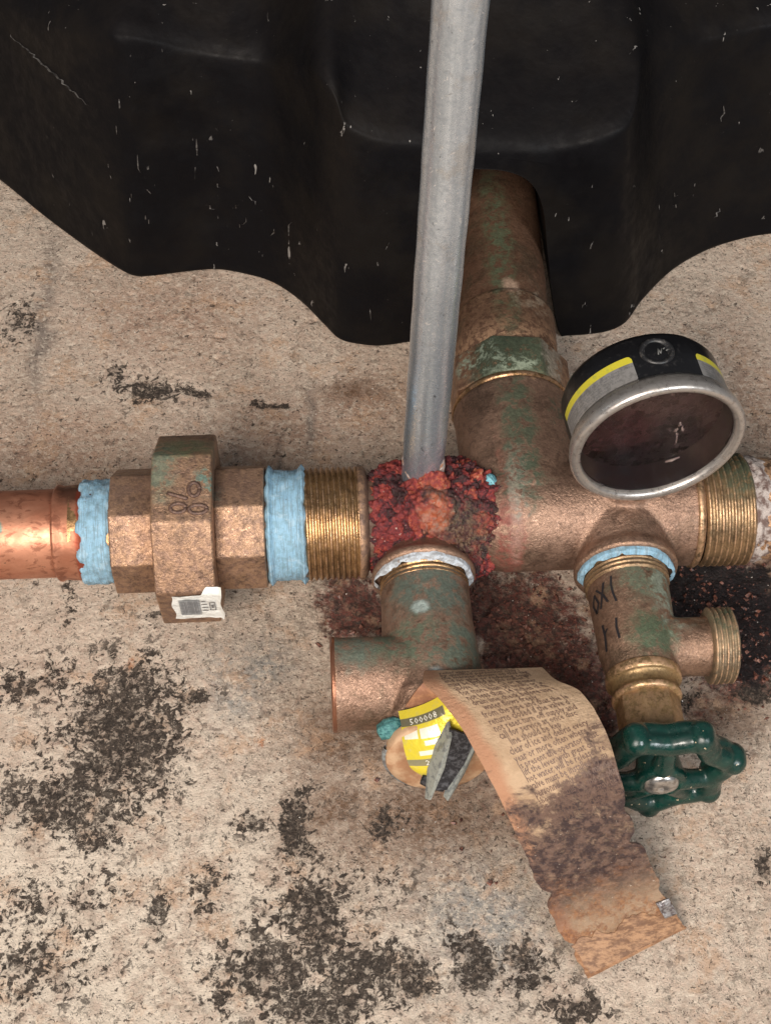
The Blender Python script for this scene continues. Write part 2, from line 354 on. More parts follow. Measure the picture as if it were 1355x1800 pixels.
# columns: (foot x,y,z) , (shoulder x,y,z)
COLS = [((-330,380,0),(-310,385,88)),((-255,310,0),(-240,312,85)),((-211,270,0),(-195,274,80)),((-175,232,0),(-163,236,78)),((-144,199.6,0),(-130,204,76)),((-124.2,177.3,0),(-112,181,84)),
 ((-105,157.5,0),(-97,163,92)),((-93,146.5,0),(-86,153,98)),((-87,142.9,0),(-80,150,99)),((-80,143,0),(-74,150,98)),((-59,145.4,0),(-55,152,91)),((-46,142.5,0),(-42,150,90)),((-35,137.2,0),(-30.7,145,91)),
 ((-24.8,126.9,0),(-21,131,101)),((-16.6,114.9,0),(-15.7,120,106)),((-10.5,106.9,0),(-10.6,112,103)),((-0.2,103.7,0),(-7.3,108,95)),((6,103.6,0),(0,106.5,91)),((12,104.5,0),(7,106,89)),
 ((15,105,2),(10,106,88.5)),((15.5,105,30),(15,106,88)),((17.1,105,57),(20,106,87)),((21.3,105,74),(26,106,86.5)),((27.6,105,80.5),(31,106,86)),((36.8,105,81.8),(37,106,86)),((46.2,105,80.3),(44,106,86)),((53.2,105,75),(51,106,85.5)),
 ((58,105,63),(57,106,85)),((61.3,105,42.6),(62,106,85.5)),((65.1,105,20),(67,106,86.5)),((69.5,105,2),(72,106,88)),((73,105.5,0),(75.2,106.5,89)),((80,105.8,0),(79.5,107.5,90.5)),((88.4,107.3,0),(84,110,92)),((95.4,111.6,0),(87,117,96)),
 ((103.5,123,0),(89.5,127,98.5)),((116.7,137.5,0),(95.2,141,95.3)),((131.6,147.7,0),(106,149,92)),((146,153.4,0),(119,156,89.5)),((158.9,156.1,0),(141,162,89)),((180.7,158.4,0),(172,166,90)),((216,165,0),(212,172,92)),((300,200,0),(296,208,95)),((380,260,0),(376,268,95))]
NC = 420
foot = catmull([c[0] for c in COLS], NC); sh = catmull([c[1] for c in COLS], NC)
foot[:, 2] = np.maximum(foot[:, 2], 0)
ctr = np.array([35.0, 420.0])
rows = []
def pt(a, bq): return a * (1 - bq) + 0
rows.append(np.column_stack([foot[:, 0], foot[:, 1] + 140, foot[:, 2]]))          # tunnel / underside going back
rows.append(np.column_stack([foot[:, 0], foot[:, 1] + 40, foot[:, 2]]))
rows.append(np.column_stack([foot[:, 0], foot[:, 1] + 6, foot[:, 2]]))
rows.append(foot + np.array([0, 1.6, 0.2])); 
for t in (0.02, 0.05, 0.10, 0.2, 0.3, 0.4, 0.5, 0.6, 0.7, 0.8, 0.88, 0.94):
    s_ = foot * (1 - t) + sh * t; rows.append(s_)
dirn = ctr[None, :] - sh[:, :2]; dirn /= np.linalg.norm(dirn, axis=1)[:, None]
dirn = dirn * 0.35 + np.array([0, 1.0]) * 0.65
for back, up in ((0.6, 2.0), (2.5, 4.5), (6, 7), (14, 11), (26, 17), (40, 25), (54, 37), (64, 52), (72, 75), (78, 110), (84, 170), (140, 215), (260, 220)):
    k = min(1, back / 30)
    q = sh.copy(); q[:, :2] += dirn * back; q[:, 2] += up
    rows.append(q * (1 - 0.0 * k))
# smooth the upper body in plan so that the lobes fade out with height
TV = np.array(rows)                                      # rows x NC x 3
def smooth1(a, w):
    k = np.hanning(w + 2)[1:-1]; k /= k.sum(); pad = w // 2
    return np.stack([np.convolve(np.pad(a[:, c], pad, mode='edge'), k, mode='valid')[:len(a)] for c in range(a.shape[1])], 1)
for r_, w in ((16, 5), (17, 9), (18, 17), (19, 27), (20, 39), (21, 51), (22, 61), (23, 71), (24, 75), (25, 81), (26, 81), (27, 81), (28, 81)): TV[r_] = smooth1(TV[r_], w)
# densify rows
nr, ncx = TV.shape[:2]
TD = np.stack([catmull(TV[:, j], 150) for j in range(ncx)], 1)
flat = TD.reshape(-1, 3)
disp = (fbm(flat / 28, 3, 5) - .5) * 3.2 * sstep(flat[:, 2], 4, 30)
flat[:, 1] += disp; flat[:, 2] = np.maximum(flat[:, 2], -0.3)
m = Mat('black_plastic')
c = m.mix(m.ramp(m.noise(0.03, 4, 0.6), 0.4, 0.65), (0.0042, 0.0040, 0.0048), (0.0085, 0.0072, 0.0065))
# dust on faces that look upward
sep = m.n.new('ShaderNodeSeparateXYZ'); m.L(m.geo.outputs['Normal'], sep.inputs[0])
dust = m.math('MULTIPLY', m.ramp(sep.outputs['Z'], 0.15, 0.9), m.ramp(m.noise(0.15, 6, 0.7), 0.3, 0.7, 0.35, 0.9))
c = m.mix(m.math('MULTIPLY', dust, 0.10), c, (0.034, 0.024, 0.018))
dv = m.vec(0.9, 0.9, 0.28, (0, 3, 0))
scr = m.ramp(m.noise(0.30, 3, 0.6, 1.2, dv), 0.69, 0.705)
scr = m.math('MULTIPLY', scr, m.ramp(m.noise(0.05, 2, 0.5), 0.50, 0.58))
scr2 = m.ramp(m.noise(1.3, 2, 0.5, 0, m.vec(off=(5, 5, 5))), 0.79, 0.81)
c = m.mix(m.math('MULTIPLY', m.math('MAXIMUM', scr, m.math('MULTIPLY', scr2, 0.5)), 0.7), c, (0.33, 0.31, 0.29))
b = m.bump(m.noise(0.6, 4, 0.6), 0.3, 0.3); b = m.bump(m.noise(0.08, 3, 0.5), 0.5, 1.5, b)
PLAST = m.done(c, m.ramp(m.noise(0.2, 4, 0.6), 0.3, 0.7, 0.45, 0.66), 0.0, b, Specular_IOR_Level=0.10)
tk = thing('water_tank', 'large black moulded plastic water tank base with scalloped feet standing on the concrete', 'tank', (35, 260, 0))
mesh_obj('tank_body', flat, grid_faces(ncx, 150), PLAST, tk)
def scuff(pts, w):
    pts = np.array(pts, float); n = len(pts); V = []
    for i, p_ in enumerate(pts):
        ww = w * math.sin(math.pi * (i + 0.5) / n); V += [p_ + np.array([-ww, 0, 0]), p_ + np.array([ww, 0, 0])]
    return np.array(V), grid_faces(2, n)

TG = TD.reshape(150, ncx, 3)
def on_tank(row, col, off=0.35): return TG[int(np.clip(row, 0, 149)), int(np.clip(col, 0, ncx - 1))] + np.array([0, -off, off * .5])
m = Mat('pale_scuff'); SCUF = m.done(m.mix(m.ramp(m.noise(.7, 5, .7), .4, .6), (0.10, 0.092, 0.085), (0.02, 0.018, 0.017)), .6)
sc_parts = [scuff([on_tank(78 - 12 * t, 41 + 20 * t) for t in np.linspace(0, 1, 24)], .55)]
for _ in range(26):
    r0, c0 = random.uniform(34, 74), random.choice([random.uniform(60, 175), random.uniform(290, 400)]); a_ = random.uniform(-1.2, 1.2); l_ = random.uniform(1.2, 4)
    sc_parts.append(scuff([on_tank(r0 + l_ * t * math.cos(a_), c0 + l_ * t * math.sin(a_)) for t in np.linspace(0, 1, 5)], random.uniform(.12, .3)))
for q in sc_parts: mesh_obj('scuff_mark', *q, SCUF, tk)

# ------------------------------------------------------------------ shared metals
BR_BODY = bronze('cast_bronze_tee', stains=[
    dict(c=(37, -4, 38), r=(4.5, 24, 20), lo=0.36, hi=0.5, col=(0.16, 0.035, 0.025), a=0.8, wob=2.2),
    dict(c=(40, 4, 48), r=(3, 12, 9), lo=0.40, hi=0.5, col=(0.34, 0.36, 0.30), a=0.7, wob=2.2),
    dict(c=(-4, 4, 40), r=(4.5, 30, 30), lo=0.25, hi=0.5, col=(0.07, 0.04, 0.028), a=0.85),
    dict(c=(50, 30, 52), r=(12, 20, 8), lo=0.42, hi=0.56, col=(0.10, 0.06, 0.04), a=0.6),
    dict(c=(42, 22, 52), r=(5.5, 26, 12), lo=0.38, hi=0.5, a=0.9),
    dict(c=(40, 2, 52), r=(9, 9, 10), lo=0.42, hi=0.55, a=0.85),
    dict(c=(58, 30, 50), r=(6, 14, 8), lo=0.5, hi=0.58, a=0.7),
    dict(c=(38.5, -6, 42), r=(2, 12, 14), col=(0.30, 0.24, 0.19), lo=0.4, hi=0.5, a=0.4),
    dict(c=(92, -6, 24), r=(6, 10, 8), col=(0.30, 0.22, 0.18), lo=0.4, hi=0.5, a=0.6)])
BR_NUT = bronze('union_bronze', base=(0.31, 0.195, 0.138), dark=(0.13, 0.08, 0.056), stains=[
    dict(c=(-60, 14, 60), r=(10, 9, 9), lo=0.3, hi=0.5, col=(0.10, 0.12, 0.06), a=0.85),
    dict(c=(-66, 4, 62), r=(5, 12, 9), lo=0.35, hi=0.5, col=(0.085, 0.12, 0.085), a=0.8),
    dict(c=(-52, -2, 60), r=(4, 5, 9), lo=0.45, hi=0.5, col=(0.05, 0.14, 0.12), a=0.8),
    dict(c=(-60, 4, 54.5), r=(40, 10, 4.0), lo=0.25, hi=0.5, col=(0.075, 0.045, 0.032), a=0.7),  # small nuts' top facets: dark patina, with shade painted into it
    dict(c=(-60, 30, 45), r=(14, 8, 18), lo=0.2, hi=0.5, col=(0.045, 0.033, 0.028), a=0.85)])  # wide nut's rear facets: patina darkened further as painted shade
BR_VALVE = bronze('relief_valve_bronze', tarn=.7, dark=(0.15, 0.085, 0.055), stains=[
    dict(c=(12, -34, 46), r=(14, 9, 8), lo=0.32, hi=0.48, col=(0.055, 0.078, 0.062), a=0.92),
    dict(c=(8, -52, 46), r=(24, 8, 8), lo=0.36, hi=0.5, col=(0.06, 0.085, 0.055), a=0.9),
    dict(c=(20, -55, 44), r=(10, 12, 12), lo=0.38, hi=0.5, col=(0.07, 0.085, 0.065), a=0.85),
    dict(c=(-12, -52, 46), r=(6, 8, 8), lo=0.3, hi=0.5, col=(0.09, 0.11, 0.085), a=0.8),
    dict(c=(8, -40, 47), r=(2.4, 2.2, 4), lo=0.1, hi=0.2, wob=0.6, col=(0.25, 0.30, 0.28), a=0.8),
    dict(c=(11, -63, 47), r=(2.2, 2.0, 4), lo=0.1, hi=0.2, wob=0.6, col=(0.22, 0.27, 0.27), a=0.85)])
BR_DRAIN = bronze('drain_valve_bronze', tarn=.7, base=(0.285, 0.178, 0.12), stains=[
    dict(c=(76, -32, 45), r=(10, 8, 9), lo=0.36, hi=0.48, col=(0.07, 0.085, 0.055), a=0.92),
    dict(c=(74, -50, 44), r=(7, 7, 8), lo=0.34, hi=0.48, col=(0.04, 0.065, 0.035), a=0.92),
    dict(c=(82, -36, 42), r=(6, 12, 10), lo=0.42, hi=0.5, col=(0.16, 0.18, 0.14), a=0.85)])
BR_PIPE = bronze('tank_pipe_bronze', tarn=.75, base=(0.18, 0.10, 0.062), dark=(0.11, 0.055, 0.035), metal=0.45, stains=[
    dict(c=(44, 100, 50), r=(5, 40, 10), lo=0.38, hi=0.52, col=(0.055, 0.075, 0.04), a=0.85),
    dict(c=(54, 80, 50), r=(10, 8, 10), lo=0.45, hi=0.55, col=(0.22, 0.17, 0.12), a=0.75),
    dict(c=(46, 84, 50), r=(3, 4, 10), lo=0.2, hi=0.4, col=(0.38, 0.25, 0.18), a=0.7)])
BR_COLLAR = bronze('collar_bronze', base=(0.24, 0.13, 0.08), metal=0.4, stains=[
    dict(c=(42, 50, 53), r=(26, 13, 6), lo=0.28, hi=0.42, col=(0.055, 0.08, 0.05), a=0.95),
    dict(c=(31, 54, 50), r=(7, 7, 9), lo=0.46, hi=0.53, col=VERD, a=0.9), dict(c=(43, 47, 53), r=(8, 4, 9), lo=0.44, hi=0.5, col=VERD, a=0.9),
    dict(c=(57, 54, 50), r=(4, 12, 9), lo=0.36, hi=0.5, col=(0.30, 0.27, 0.22), a=0.9)])
GOLD = bronze('bright_brass_thread', tarn=.6, base=(0.42, 0.255, 0.12), dark=(0.20, 0.11, 0.055), metal=0.85, rough=0.33, darkamt=0.75, grain=0.2)
GOLD2 = bronze('dull_brass_thread', base=(0.33, 0.215, 0.115), dark=(0.13, 0.09, 0.055), metal=0.7, rough=0.36, darkamt=0.9, grain=0.25,
    stains=[dict(c=(108, 6, 48), r=(8, 14, 14), lo=0.35, hi=0.48, col=(0.035, 0.045, 0.025), a=0.95), dict(c=(99, 9, 50), r=(4, 9, 6), lo=0.4, hi=0.5, col=(0.05, 0.05, 0.025), a=0.9)])
m = Mat('sealant_blue')
sc = m.mix(m.ramp(m.noise(0.5, 5, 0.7), 0.4, 0.66), (0.27, 0.47, 0.62), (0.20, 0.34, 0.42))
sc = m.mix(m.ramp(m.noise(0.9, 5, 0.7, 0, m.vec(0.5, 1.5, 1.5)), 0.60, 0.68, 0, 0.75), sc, (0.14, 0.13, 0.11))
sc = m.mix(m.ramp(m.noise(0.3, 3, 0.6, 0, m.vec(off=(50, 0, 0))), 0.55, 0.65, 0, 0.5), sc, (0.42, 0.58, 0.68))
sc = m.mix(m.ramp(m.noise(1.0, 4, 0.65, 0.2, m.vec(2.2, 0.12, 0.12)), 0.50, 0.60, 0, 0.6), sc, (0.17, 0.24, 0.28))
SEAL = m.done(sc, 0.62, 0.0, m.bump(m.noise(1.0, 4, 0.7, 0, m.vec(2.0, 0.15, 0.15)), 0.8, 0.7))
m = Mat('sealant_pale')
sc = m.mix(m.ramp(m.noise(0.6, 5, 0.7), 0.4, 0.6), (0.50, 0.55, 0.60), (0.30, 0.31, 0.32))
sc = m.mix(m.ramp(m.noise(0.9, 5, 0.7), 0.58, 0.66, 0, 0.8), sc, (0.20, 0.13, 0.09))
SEALW = m.done(sc, 0.6, 0.0, m.bump(m.noise(1.2, 4, 0.7), 0.6, 0.5))

def thread_profile(t0, t1, r, pitch, depth):
    out = []; n = int((t1 - t0) / pitch)
    for k in range(n):
        a = t0 + k * pitch
        r_ = r - 0.12 * random.random() * depth * 2
        out += [(a, r_ - depth), (a + pitch * .28, r - depth * .25), (a + pitch * .42, r), (a + pitch * .58, r), (a + pitch * .72, r - depth * .25)]
    out.append((t0 + n * pitch, r - depth)); return out
def rough_r(amp, sc=1.0, seed=0):
    def f(T, TH, R):
        q = np.stack([T.ravel() * sc, np.cos(TH.ravel()) * 9 * sc, np.sin(TH.ravel()) * 9 * sc], 1)
        return R + (fbm(q, 3, seed) - .5).reshape(R.shape) * 2 * amp
    return f
XA = (1, 0, 0); AX0 = (0, 0, 34.0); REFY = (0, -1, 0)      # run axis: along x at y=0, z=34; angle 0 = towards the viewer, +90 = up

def vang(th): return math.radians(th)
# ref -Y, axis +X: b = a x r = x × (-y) = -z  -> positive angle turns downward, so use negative for up

# ------------------------------------------------------------------ copper pipe on the left
m = Mat('copper')
c = m.mix(m.ramp(m.noise(0.07, 5, 0.6, 0, m.vec(0.5, 1, 1)), 0.38, 0.62), (0.56, 0.265, 0.165), (0.42, 0.17, 0.10))
c = m.mix(m.ramp(m.noise(0.28, 5, 0.65, 0.5, m.vec(0.6, 1, 1)), 0.52, 0.60, 0, 0.55), c, (0.17, 0.055, 0.032))
c = m.mix(m.ramp(m.noise(0.55, 3, 0.6, 0, m.vec(0.5, 1.1, 1.1, (11, 0, 0))), 0.67, 0.70, 0, 0.85), c, (0.06, 0.065, 0.05))
c = m.mix(m.math('MULTIPLY', m.spot((-117, -6, 46), (2.5, 2.5, 5), 0.3, 0.8), 0.9), c, (0.10, 0.30, 0.27))
c = m.mix(m.math('MULTIPLY', m.spot((-92, 6, 47), (8, 6, 5), 0.4, 1.0), 0.75), c, (0.05, 0.022, 0.016))
c = m.mix(m.math('MULTIPLY', m.spot((-91.5, -3, 34), (1.4, 30, 30), 0.3, 1.0), 0.7), c, (0.32, 0.055, 0.03))
COPPER = m.done(c, m.ramp(m.noise(0.2, 5, 0.6), 0.3, 0.7, 0.42, 0.60), 0.72, m.bump(m.noise(0.25, 3, 0.6), 0.35, 0.5))
cp = thing('copper_pipe', 'bright copper water pipe entering from the left edge into the bronze union', 'pipe', (-150, 0, 20))
mesh_obj('pipe', *lathe([(-260, 13.4), (-160, 13.5), (-99.5, 13.6)], AX0, XA, 72), COPPER, cp)
mesh_obj('pipe_socket', *lathe([(-100.2, 13.2), (-100.1, 14.3), (-99.6, 14.8), (-99.0, 14.85), (-97.6, 14.3), (-96, 14.5), (-92.6, 14.75), (-91.2, 14.9), (-90.9, 15.2), (-88, 15.2), (-84, 15.0)], AX0, XA, 90,
        rfun=rough_r(0.16, 0.25, 4)), COPPER, cp)

# ------------------------------------------------------------------ union
un = thing('pipe_union', 'octagonal bronze pipe union with a wide middle nut and white barcode sticker', 'pipe union', (-60, 0, 5))
def octo(name, R, x0, x1, vertex_deg, parent, mat, bev=0.6):
    V, F = prism(8, R, x0, x1, AX0, XA, REFY, -vang(vertex_deg), bev=bev)
    o = mesh_obj(name, V, F, mat, parent, True, autosmooth=28); return o
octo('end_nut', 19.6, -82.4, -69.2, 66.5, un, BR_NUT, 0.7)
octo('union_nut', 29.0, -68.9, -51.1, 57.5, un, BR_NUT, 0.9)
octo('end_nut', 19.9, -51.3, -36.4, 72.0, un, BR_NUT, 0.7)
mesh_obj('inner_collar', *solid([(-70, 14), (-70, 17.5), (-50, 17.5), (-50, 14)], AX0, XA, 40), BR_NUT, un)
# raised cast mark on the upper facet and the barcode sticker on the lower one
def facet_frame(R, vdeg, k):
    """centre direction of the facet below vertex vdeg by k steps; returns normal, downhill tangent, apothem"""
    a = math.radians(vdeg - 22.5 - 45 * k); n = np.array([0, -math.cos(a), math.sin(a)]); t = np.array([0, -math.sin(a), -math.cos(a)])
    return n, t, R * math.cos(math.radians(22.5))
def on_facet(R, vdeg, k, x, s, h=0.1):
    n, t, ap = facet_frame(R, vdeg, k); return np.array([x, 0, 34.0]) + n * (ap + h) + t * s
marks = []
def markring(cx, cs, rx, rs, k, h=0.0, r=0.62):
    pts = [on_facet(29.0, 57.5, k, cx + rx * math.cos(a), cs + rs * math.sin(a), h) for a in np.linspace(0, 2 * np.pi, 18)]
    return tube(pts, r, 8)
marks.append(markring(-56.2, 0.5, 1.6, 2.2, -1)); marks.append(markring(-60.8, 6.4, 2.2, 1.5, -1)); marks.append(markring(-55.0, 7.0, 2.6, 1.4, -1))
marks.append(tube([on_facet(29, 57.5, -1, -64 + i, 1.5 + 0.35 * i, 0.2) for i in range(7)], 0.6, 8))
m = Mat('dark_cast_mark'); MARK = m.done(m.mix(m.ramp(m.noise(1.2, 4, 0.7), 0.4, 0.65), (0.085, 0.05, 0.04), (0.20, 0.12, 0.085)), 0.55, 0.3, m.bump(m.noise(1.5, 3, 0.6), 0.5, 0.3))
mesh_obj('cast_mark', *join(*marks), MARK, un)
m = Mat('sticker_white'); WHITE = m.done(m.mix(m.ramp(m.noise(0.6, 5, 0.7), 0.5, 0.7, 0, 0.6), (0.76, 0.76, 0.72), (0.52, 0.52, 0.48)), 0.42, 0, m.bump(m.noise(0.35, 4, 0.6), 0.8, 0.9))
m = Mat('sticker_grey'); SGREY = m.done(m.mix(m.ramp(m.noise(0.8, 4, 0.6), 0.4, 0.7), (0.20, 0.21, 0.22), (0.33, 0.34, 0.34)), 0.4)
m = Mat('print_dark'); INK = m.done((0.13, 0.13, 0.135), 0.55)
# sticker spans the lower front facet (k=1) and folds up over the corner onto facet 0
def sticker_pt(x, s, h):
    # s<0 -> on facet 0 above the corner, s>0 -> facet 1 below it
    half = 29.0 * math.sin(math.radians(22.5))
    if s < 0: return on_facet(29.0, 57.5, 0, x, half + s, h)
    return on_facet(29.0, 57.5, 1, x, -half + s, h)
su = np.linspace(0, 1, 36); sv = np.linspace(0, 1, 34); SV = []
for v in sv:
    for u in su:
        x = -64.4 + 14.6 * u; top = -3.2 * sstep(u, 0.55, 0.72) + 0.9; s_ = top + (17.5 - top) * v
        w = 0.2 + 0.25 * (vnoise(np.array([[x * .5, s_ * .5, 1.0]]), 3)[0]) + (0.9 * max(0, u - 0.93) / 0.07)
        SV.append(sticker_pt(x + 0.35 * math.sin(v * 9 + 1), s_ + 0.25 * math.sin(u * 9), w))
st = mesh_obj('sticker', np.array(SV), grid_faces(36, 34), WHITE, un)
pr = []
def patch(x0, x1, s0, s1, h=0.72, n=4):
    V = [sticker_pt(x, s, h) for s in np.linspace(s0, s1, n) for x in np.linspace(x0, x1, n)]
    return np.array(V), grid_faces(n, n)
mesh_obj('barcode_panel', *patch(-62.4, -56.4, 3.0, 14.0), SGREY, st)
bars = []
xx = -61.9
while xx < -57.0:
    w = random.choice([.1, .16, .26]); bars.append(patch(xx, xx + w, 4.2, 12.8, 0.76, 2)); xx += w + random.choice([.14, .2, .3])
for r_ in range(4): bars.append(patch(-55.9, -54.6 + random.random() * .6, 4.0 + r_ * 2.2, 4.6 + r_ * 2.2, 0.76, 2))
bars += [patch(-53.6, -51.8, 5, 5.5, .76, 2), patch(-53.6, -51.8, 10.5, 11, .76, 2), patch(-53.6, -53.35, 5, 11, .76, 2), patch(-52.05, -51.8, 5, 11, .76, 2), patch(-53, -52.4, 6.8, 9.2, .76, 2)]
mesh_obj('barcode_print', *join(*bars), INK, st)
# sealant between socket and union, ragged so bronze shows through
def ragged(x0, x1, r, amp, seed, lip=0.0, seg=120, n=26, sink=0.0):
    def rf(T, TH, R):
        q = np.stack([T.ravel() * 0.35, np.cos(TH.ravel()) * 4.2, np.sin(TH.ravel()) * 4.2], 1)
        nz = (fbm(q, 4, seed) - .5).reshape(R.shape); u = (T - x0) / (x1 - x0)
        edge = sstep(np.minimum(u, 1 - u), 0.0, 0.12)
        edge2 = sstep(np.minimum(u, 1 - u) + nz * 0.35, 0.0, 0.10)
        fine = (fbm(q * np.array([5, 1, 1]), 3, seed + 5) - .5).reshape(R.shape)
        return R + nz * amp + fine * amp * .5 - (1 - edge2) * 1.8 - sink + lip * np.maximum(0, 1 - np.abs(u - .12) / .1) + lip * np.maximum(0, 1 - np.abs(u - .88) / .1)
    return lathe([(t, r) for t in np.linspace(x0, x1, n)], AX0, XA, seg, rfun=rf)
mesh_obj('sealant', *ragged(-92.6, -81.8, 15.9, 1.9, 31), SEAL, un)
mesh_obj('nipple', *lathe([(-95, 14.6), (-80, 15.4)], AX0, XA, 64), GOLD, un)

# ------------------------------------------------------------------ bronze tank cross (the manifold body)
cr = thing('manifold_tee', 'sand-cast bronze manifold fitting with green patina, crusted threads and several side ports', 'pipe fitting', (60, 0, 17))
body = cast([
    solid([(-7.8, 14.0), (-7, 14.6), (0, 14.8), (30, 14.8), (36, 17.0), (96, 17.0), (96, 15)], AX0, XA, 72),
    solid([(0, 17.5), (12, 18.4), (25, 18.6), (38.6, 18.8), (41.2, 19.2), (42.2, 18.5)], (44, 0, 34), (-0.02, 1, 0), 80),              # away port
    solid([(0, 11), (14, 11.5), (18.0, 13.8), (20, 15.6), (21.6, 15.7), (22.4, 15.0)], (10.5, 0, 34), (0, -1, 0), 72),                             # relief port
    solid([(0, 16.5), (10, 15.4), (17.5, 14.6), (19.8, 15.6), (22.0, 15.8), (22.6, 15.0)], (71.5, 0, 34), (0, -1, 0), 72),                 # drain port
    solid([(8, 10.5), (14, 9.5), (19.5, 7.6), (22.5, 7.4), (23.5, 6)], (72.5, 0, 34), (0, 0.0, 1), 48),                                   # gauge port
], voxel=0.55, smooth=5)
mesh_obj('body', *body, BR_BODY, cr)
mesh_obj('port_rim', *lathe([(41.5, 17.4), (42.0, 19.1), (43.0, 19.35), (43.9, 18.9), (44.1, 17.5)], (44, 0, 34), (-0.02, 1, 0), 90, rfun=rough_r(.1, .3, 8)), GOLD, cr)
mesh_obj('thread', *lathe(thread_profile(-25.6, -7.6, 17.4, 1.72, 0.85), AX0, XA, 96, ref=(0, 0.3, -1), helix=1.72, rfun=rough_r(.06, .5, 2)), GOLD, cr)
mesh_obj('thread_shoulder', *lathe([(-8.6, 15.0), (-8.4, 17.2), (-7.9, 17.6), (-6.9, 17.6), (-5.9, 16.6), (-5, 14)], AX0, XA, 80), BR_BODY, cr)
mesh_obj('thread', *lathe(thread_profile(95.0, 112, 17.5, 1.9, 0.95), AX0, XA, 96, ref=(0, 0.3, -1), helix=1.9, rfun=rough_r(.09, .5, 12)), GOLD2, cr)
mesh_obj('thread_shoulder', *lathe([(93.2, 15.5), (93.5, 17.6), (94.6, 17.75), (95.4, 17.3), (95.6, 15)], AX0, XA, 80, rfun=rough_r(.15, .4, 6)), GOLD2, cr)
# sealant on the left thread
mesh_obj('sealant', *ragged(-36.8, -23.6, 17.0, 1.0, 52, lip=1.7, n=56), SEAL, cr)
mesh_obj('nipple', *lathe([(-38, 16.4), (-24, 16.4)], AX0, XA, 64), BR_BODY, cr)

# rust crust: lumps around the joint where the steel tube enters
NT, NU = 300, 340
th = np.linspace(0, 2 * np.pi, NU, endpoint=False); ph = np.linspace(0.02, np.pi - 0.02, NT)
PH, TH = np.meshgrid(ph, th, indexing='ij')
cx_ = np.cos(PH); sr = np.sin(PH)
ex = np.sign(cx_) * np.abs(cx_) ** 0.8; rr_ = np.abs(sr) ** 0.42
D = np.stack([ex * 23.0 + 0.8, -np.cos(TH) * rr_ * 18.0, np.sin(TH) * rr_ * 18.8], -1).reshape(-1, 3)
Nn = D / np.linalg.norm(D, axis=1)[:, None]
nf = 900
fp_ = RNG.normal(size=(nf, 3)); fp_ /= np.linalg.norm(fp_, axis=1)[:, None]; fp_ = fp_ * np.array([21, 18.5, 18.5])
idx = np.empty(len(D), int); d1 = np.empty(len(D)); d2 = np.empty(len(D))
jit = D + (np.stack([fbm(D / 3, 3, 100), fbm(D / 3, 3, 101), fbm(D / 3, 3, 102)], 1) - .5) * 4.2
for s0 in range(0, len(D), 6000):
    dd = np.linalg.norm(jit[s0:s0 + 6000, None, :] - fp_[None], axis=2); i2 = np.argpartition(dd, 1, axis=1)[:, :2]
    a = np.take_along_axis(dd, i2, 1); o_ = np.argsort(a, axis=1); a = np.take_along_axis(a, o_, 1); i2 = np.take_along_axis(i2, o_, 1)
    idx[s0:s0 + 6000] = i2[:, 0]; d1[s0:s0 + 6000] = a[:, 0]; d2[s0:s0 + 6000] = a[:, 1]
lump = np.clip((d2 - d1) / 1.1, 0, 1) ** 0.6
hgt = RNG.random(nf) * 1.6
dispc = lump * (0.45 + 0.7 * hgt[idx]) + (fbm(D / 6, 4, 120) - .5) * 2.6 + (fbm(D / 1.3, 4, 130, .65) - .5) * 2.0
dispc = dispc + 8.0 * np.exp(-(((D[:, 0] + 3.0) / 6.0) ** 2 + ((D[:, 1] + 7.5) / 4.5) ** 2 + ((D[:, 2] - 18) / 6.0) ** 2))
dispc = dispc - 2.6 * sstep(fbm(D / 7, 3, 160), .48, .62) * sstep(D[:, 0], 9, 20) + 2.4 * (fbm(D / 2.4, 3, 170) - .5) - 2.2 * (1 - np.abs(fbm(D / np.array([2.2, 3.4, 3.4]), 3, 190) * 2 - 1) * 4).clip(0, 1) ** 2 * .6 + .6
C_ = D + Nn * dispc[:, None] + np.array([15.0, 0, 34.0])
tone = np.clip(RNG.random(nf)[idx] * 0.75 + 0.5 * (fbm(D / 5, 3, 140) - 0.25), 0, 1)
m = Mat('rust_crust')
t_ = m.math('ADD', m.attr('tone'), m.math('MULTIPLY', m.math('SUBTRACT', m.noise(0.75, 7, 0.75), 0.58), 1.8))
cr_ = m.n.new('ShaderNodeValToRGB'); m.L(t_, cr_.inputs[0]); e = cr_.color_ramp.elements
e[0].position = 0.05; e[0].color = (0.030, 0.010, 0.010, 1); e[1].position = 1.0; e[1].color = (0.42, 0.26, 0.19, 1)
for p_, c_ in ((0.22, (0.070, 0.012, 0.016)), (0.42, (0.18, 0.022, 0.024)), (0.66, (0.28, 0.040, 0.030)), (0.84, (0.42, 0.10, 0.04)), (0.92, (0.46, 0.20, 0.12))):
    q = cr_.color_ramp.elements.new(p_); q.color = (*c_, 1)
c = cr_.outputs[0]
c = m.mix(m.math('MULTIPLY', m.spot((22, -12, 44), (9, 9, 9), 0.5, 2.4, 0.35), 0.85), c, m.mix(m.ramp(m.noise(0.8, 4, 0.7), 0.4, 0.66), (0.022, 0.014, 0.014), (0.16, 0.12, 0.07)))
c = m.mix(m.math('MULTIPLY', m.spot((13.5, -10, 52), (4.5, 6, 7), 0.5, 2.0, 0.35), 0.75), c, m.mix(m.ramp(m.noise(.6, 5, .7), .42, .6), (0.50, 0.13, 0.05), (0.50, 0.27, 0.19)))
c = m.mix(m.ramp(m.noise(0.7, 3, 0.6, 0, m.vec(off=(77, 0, 0))), 0.68, 0.73, 0, 0.85), c, (0.55, 0.45, 0.38))
c = m.mix(m.math('MULTIPLY', m.ramp(m.noise(.5, 5, .7), .42, .55), m.spot((38, 0, 42), (3.5, 22, 12), .5, 1.5, .3)), c, (0.30, 0.30, 0.24))
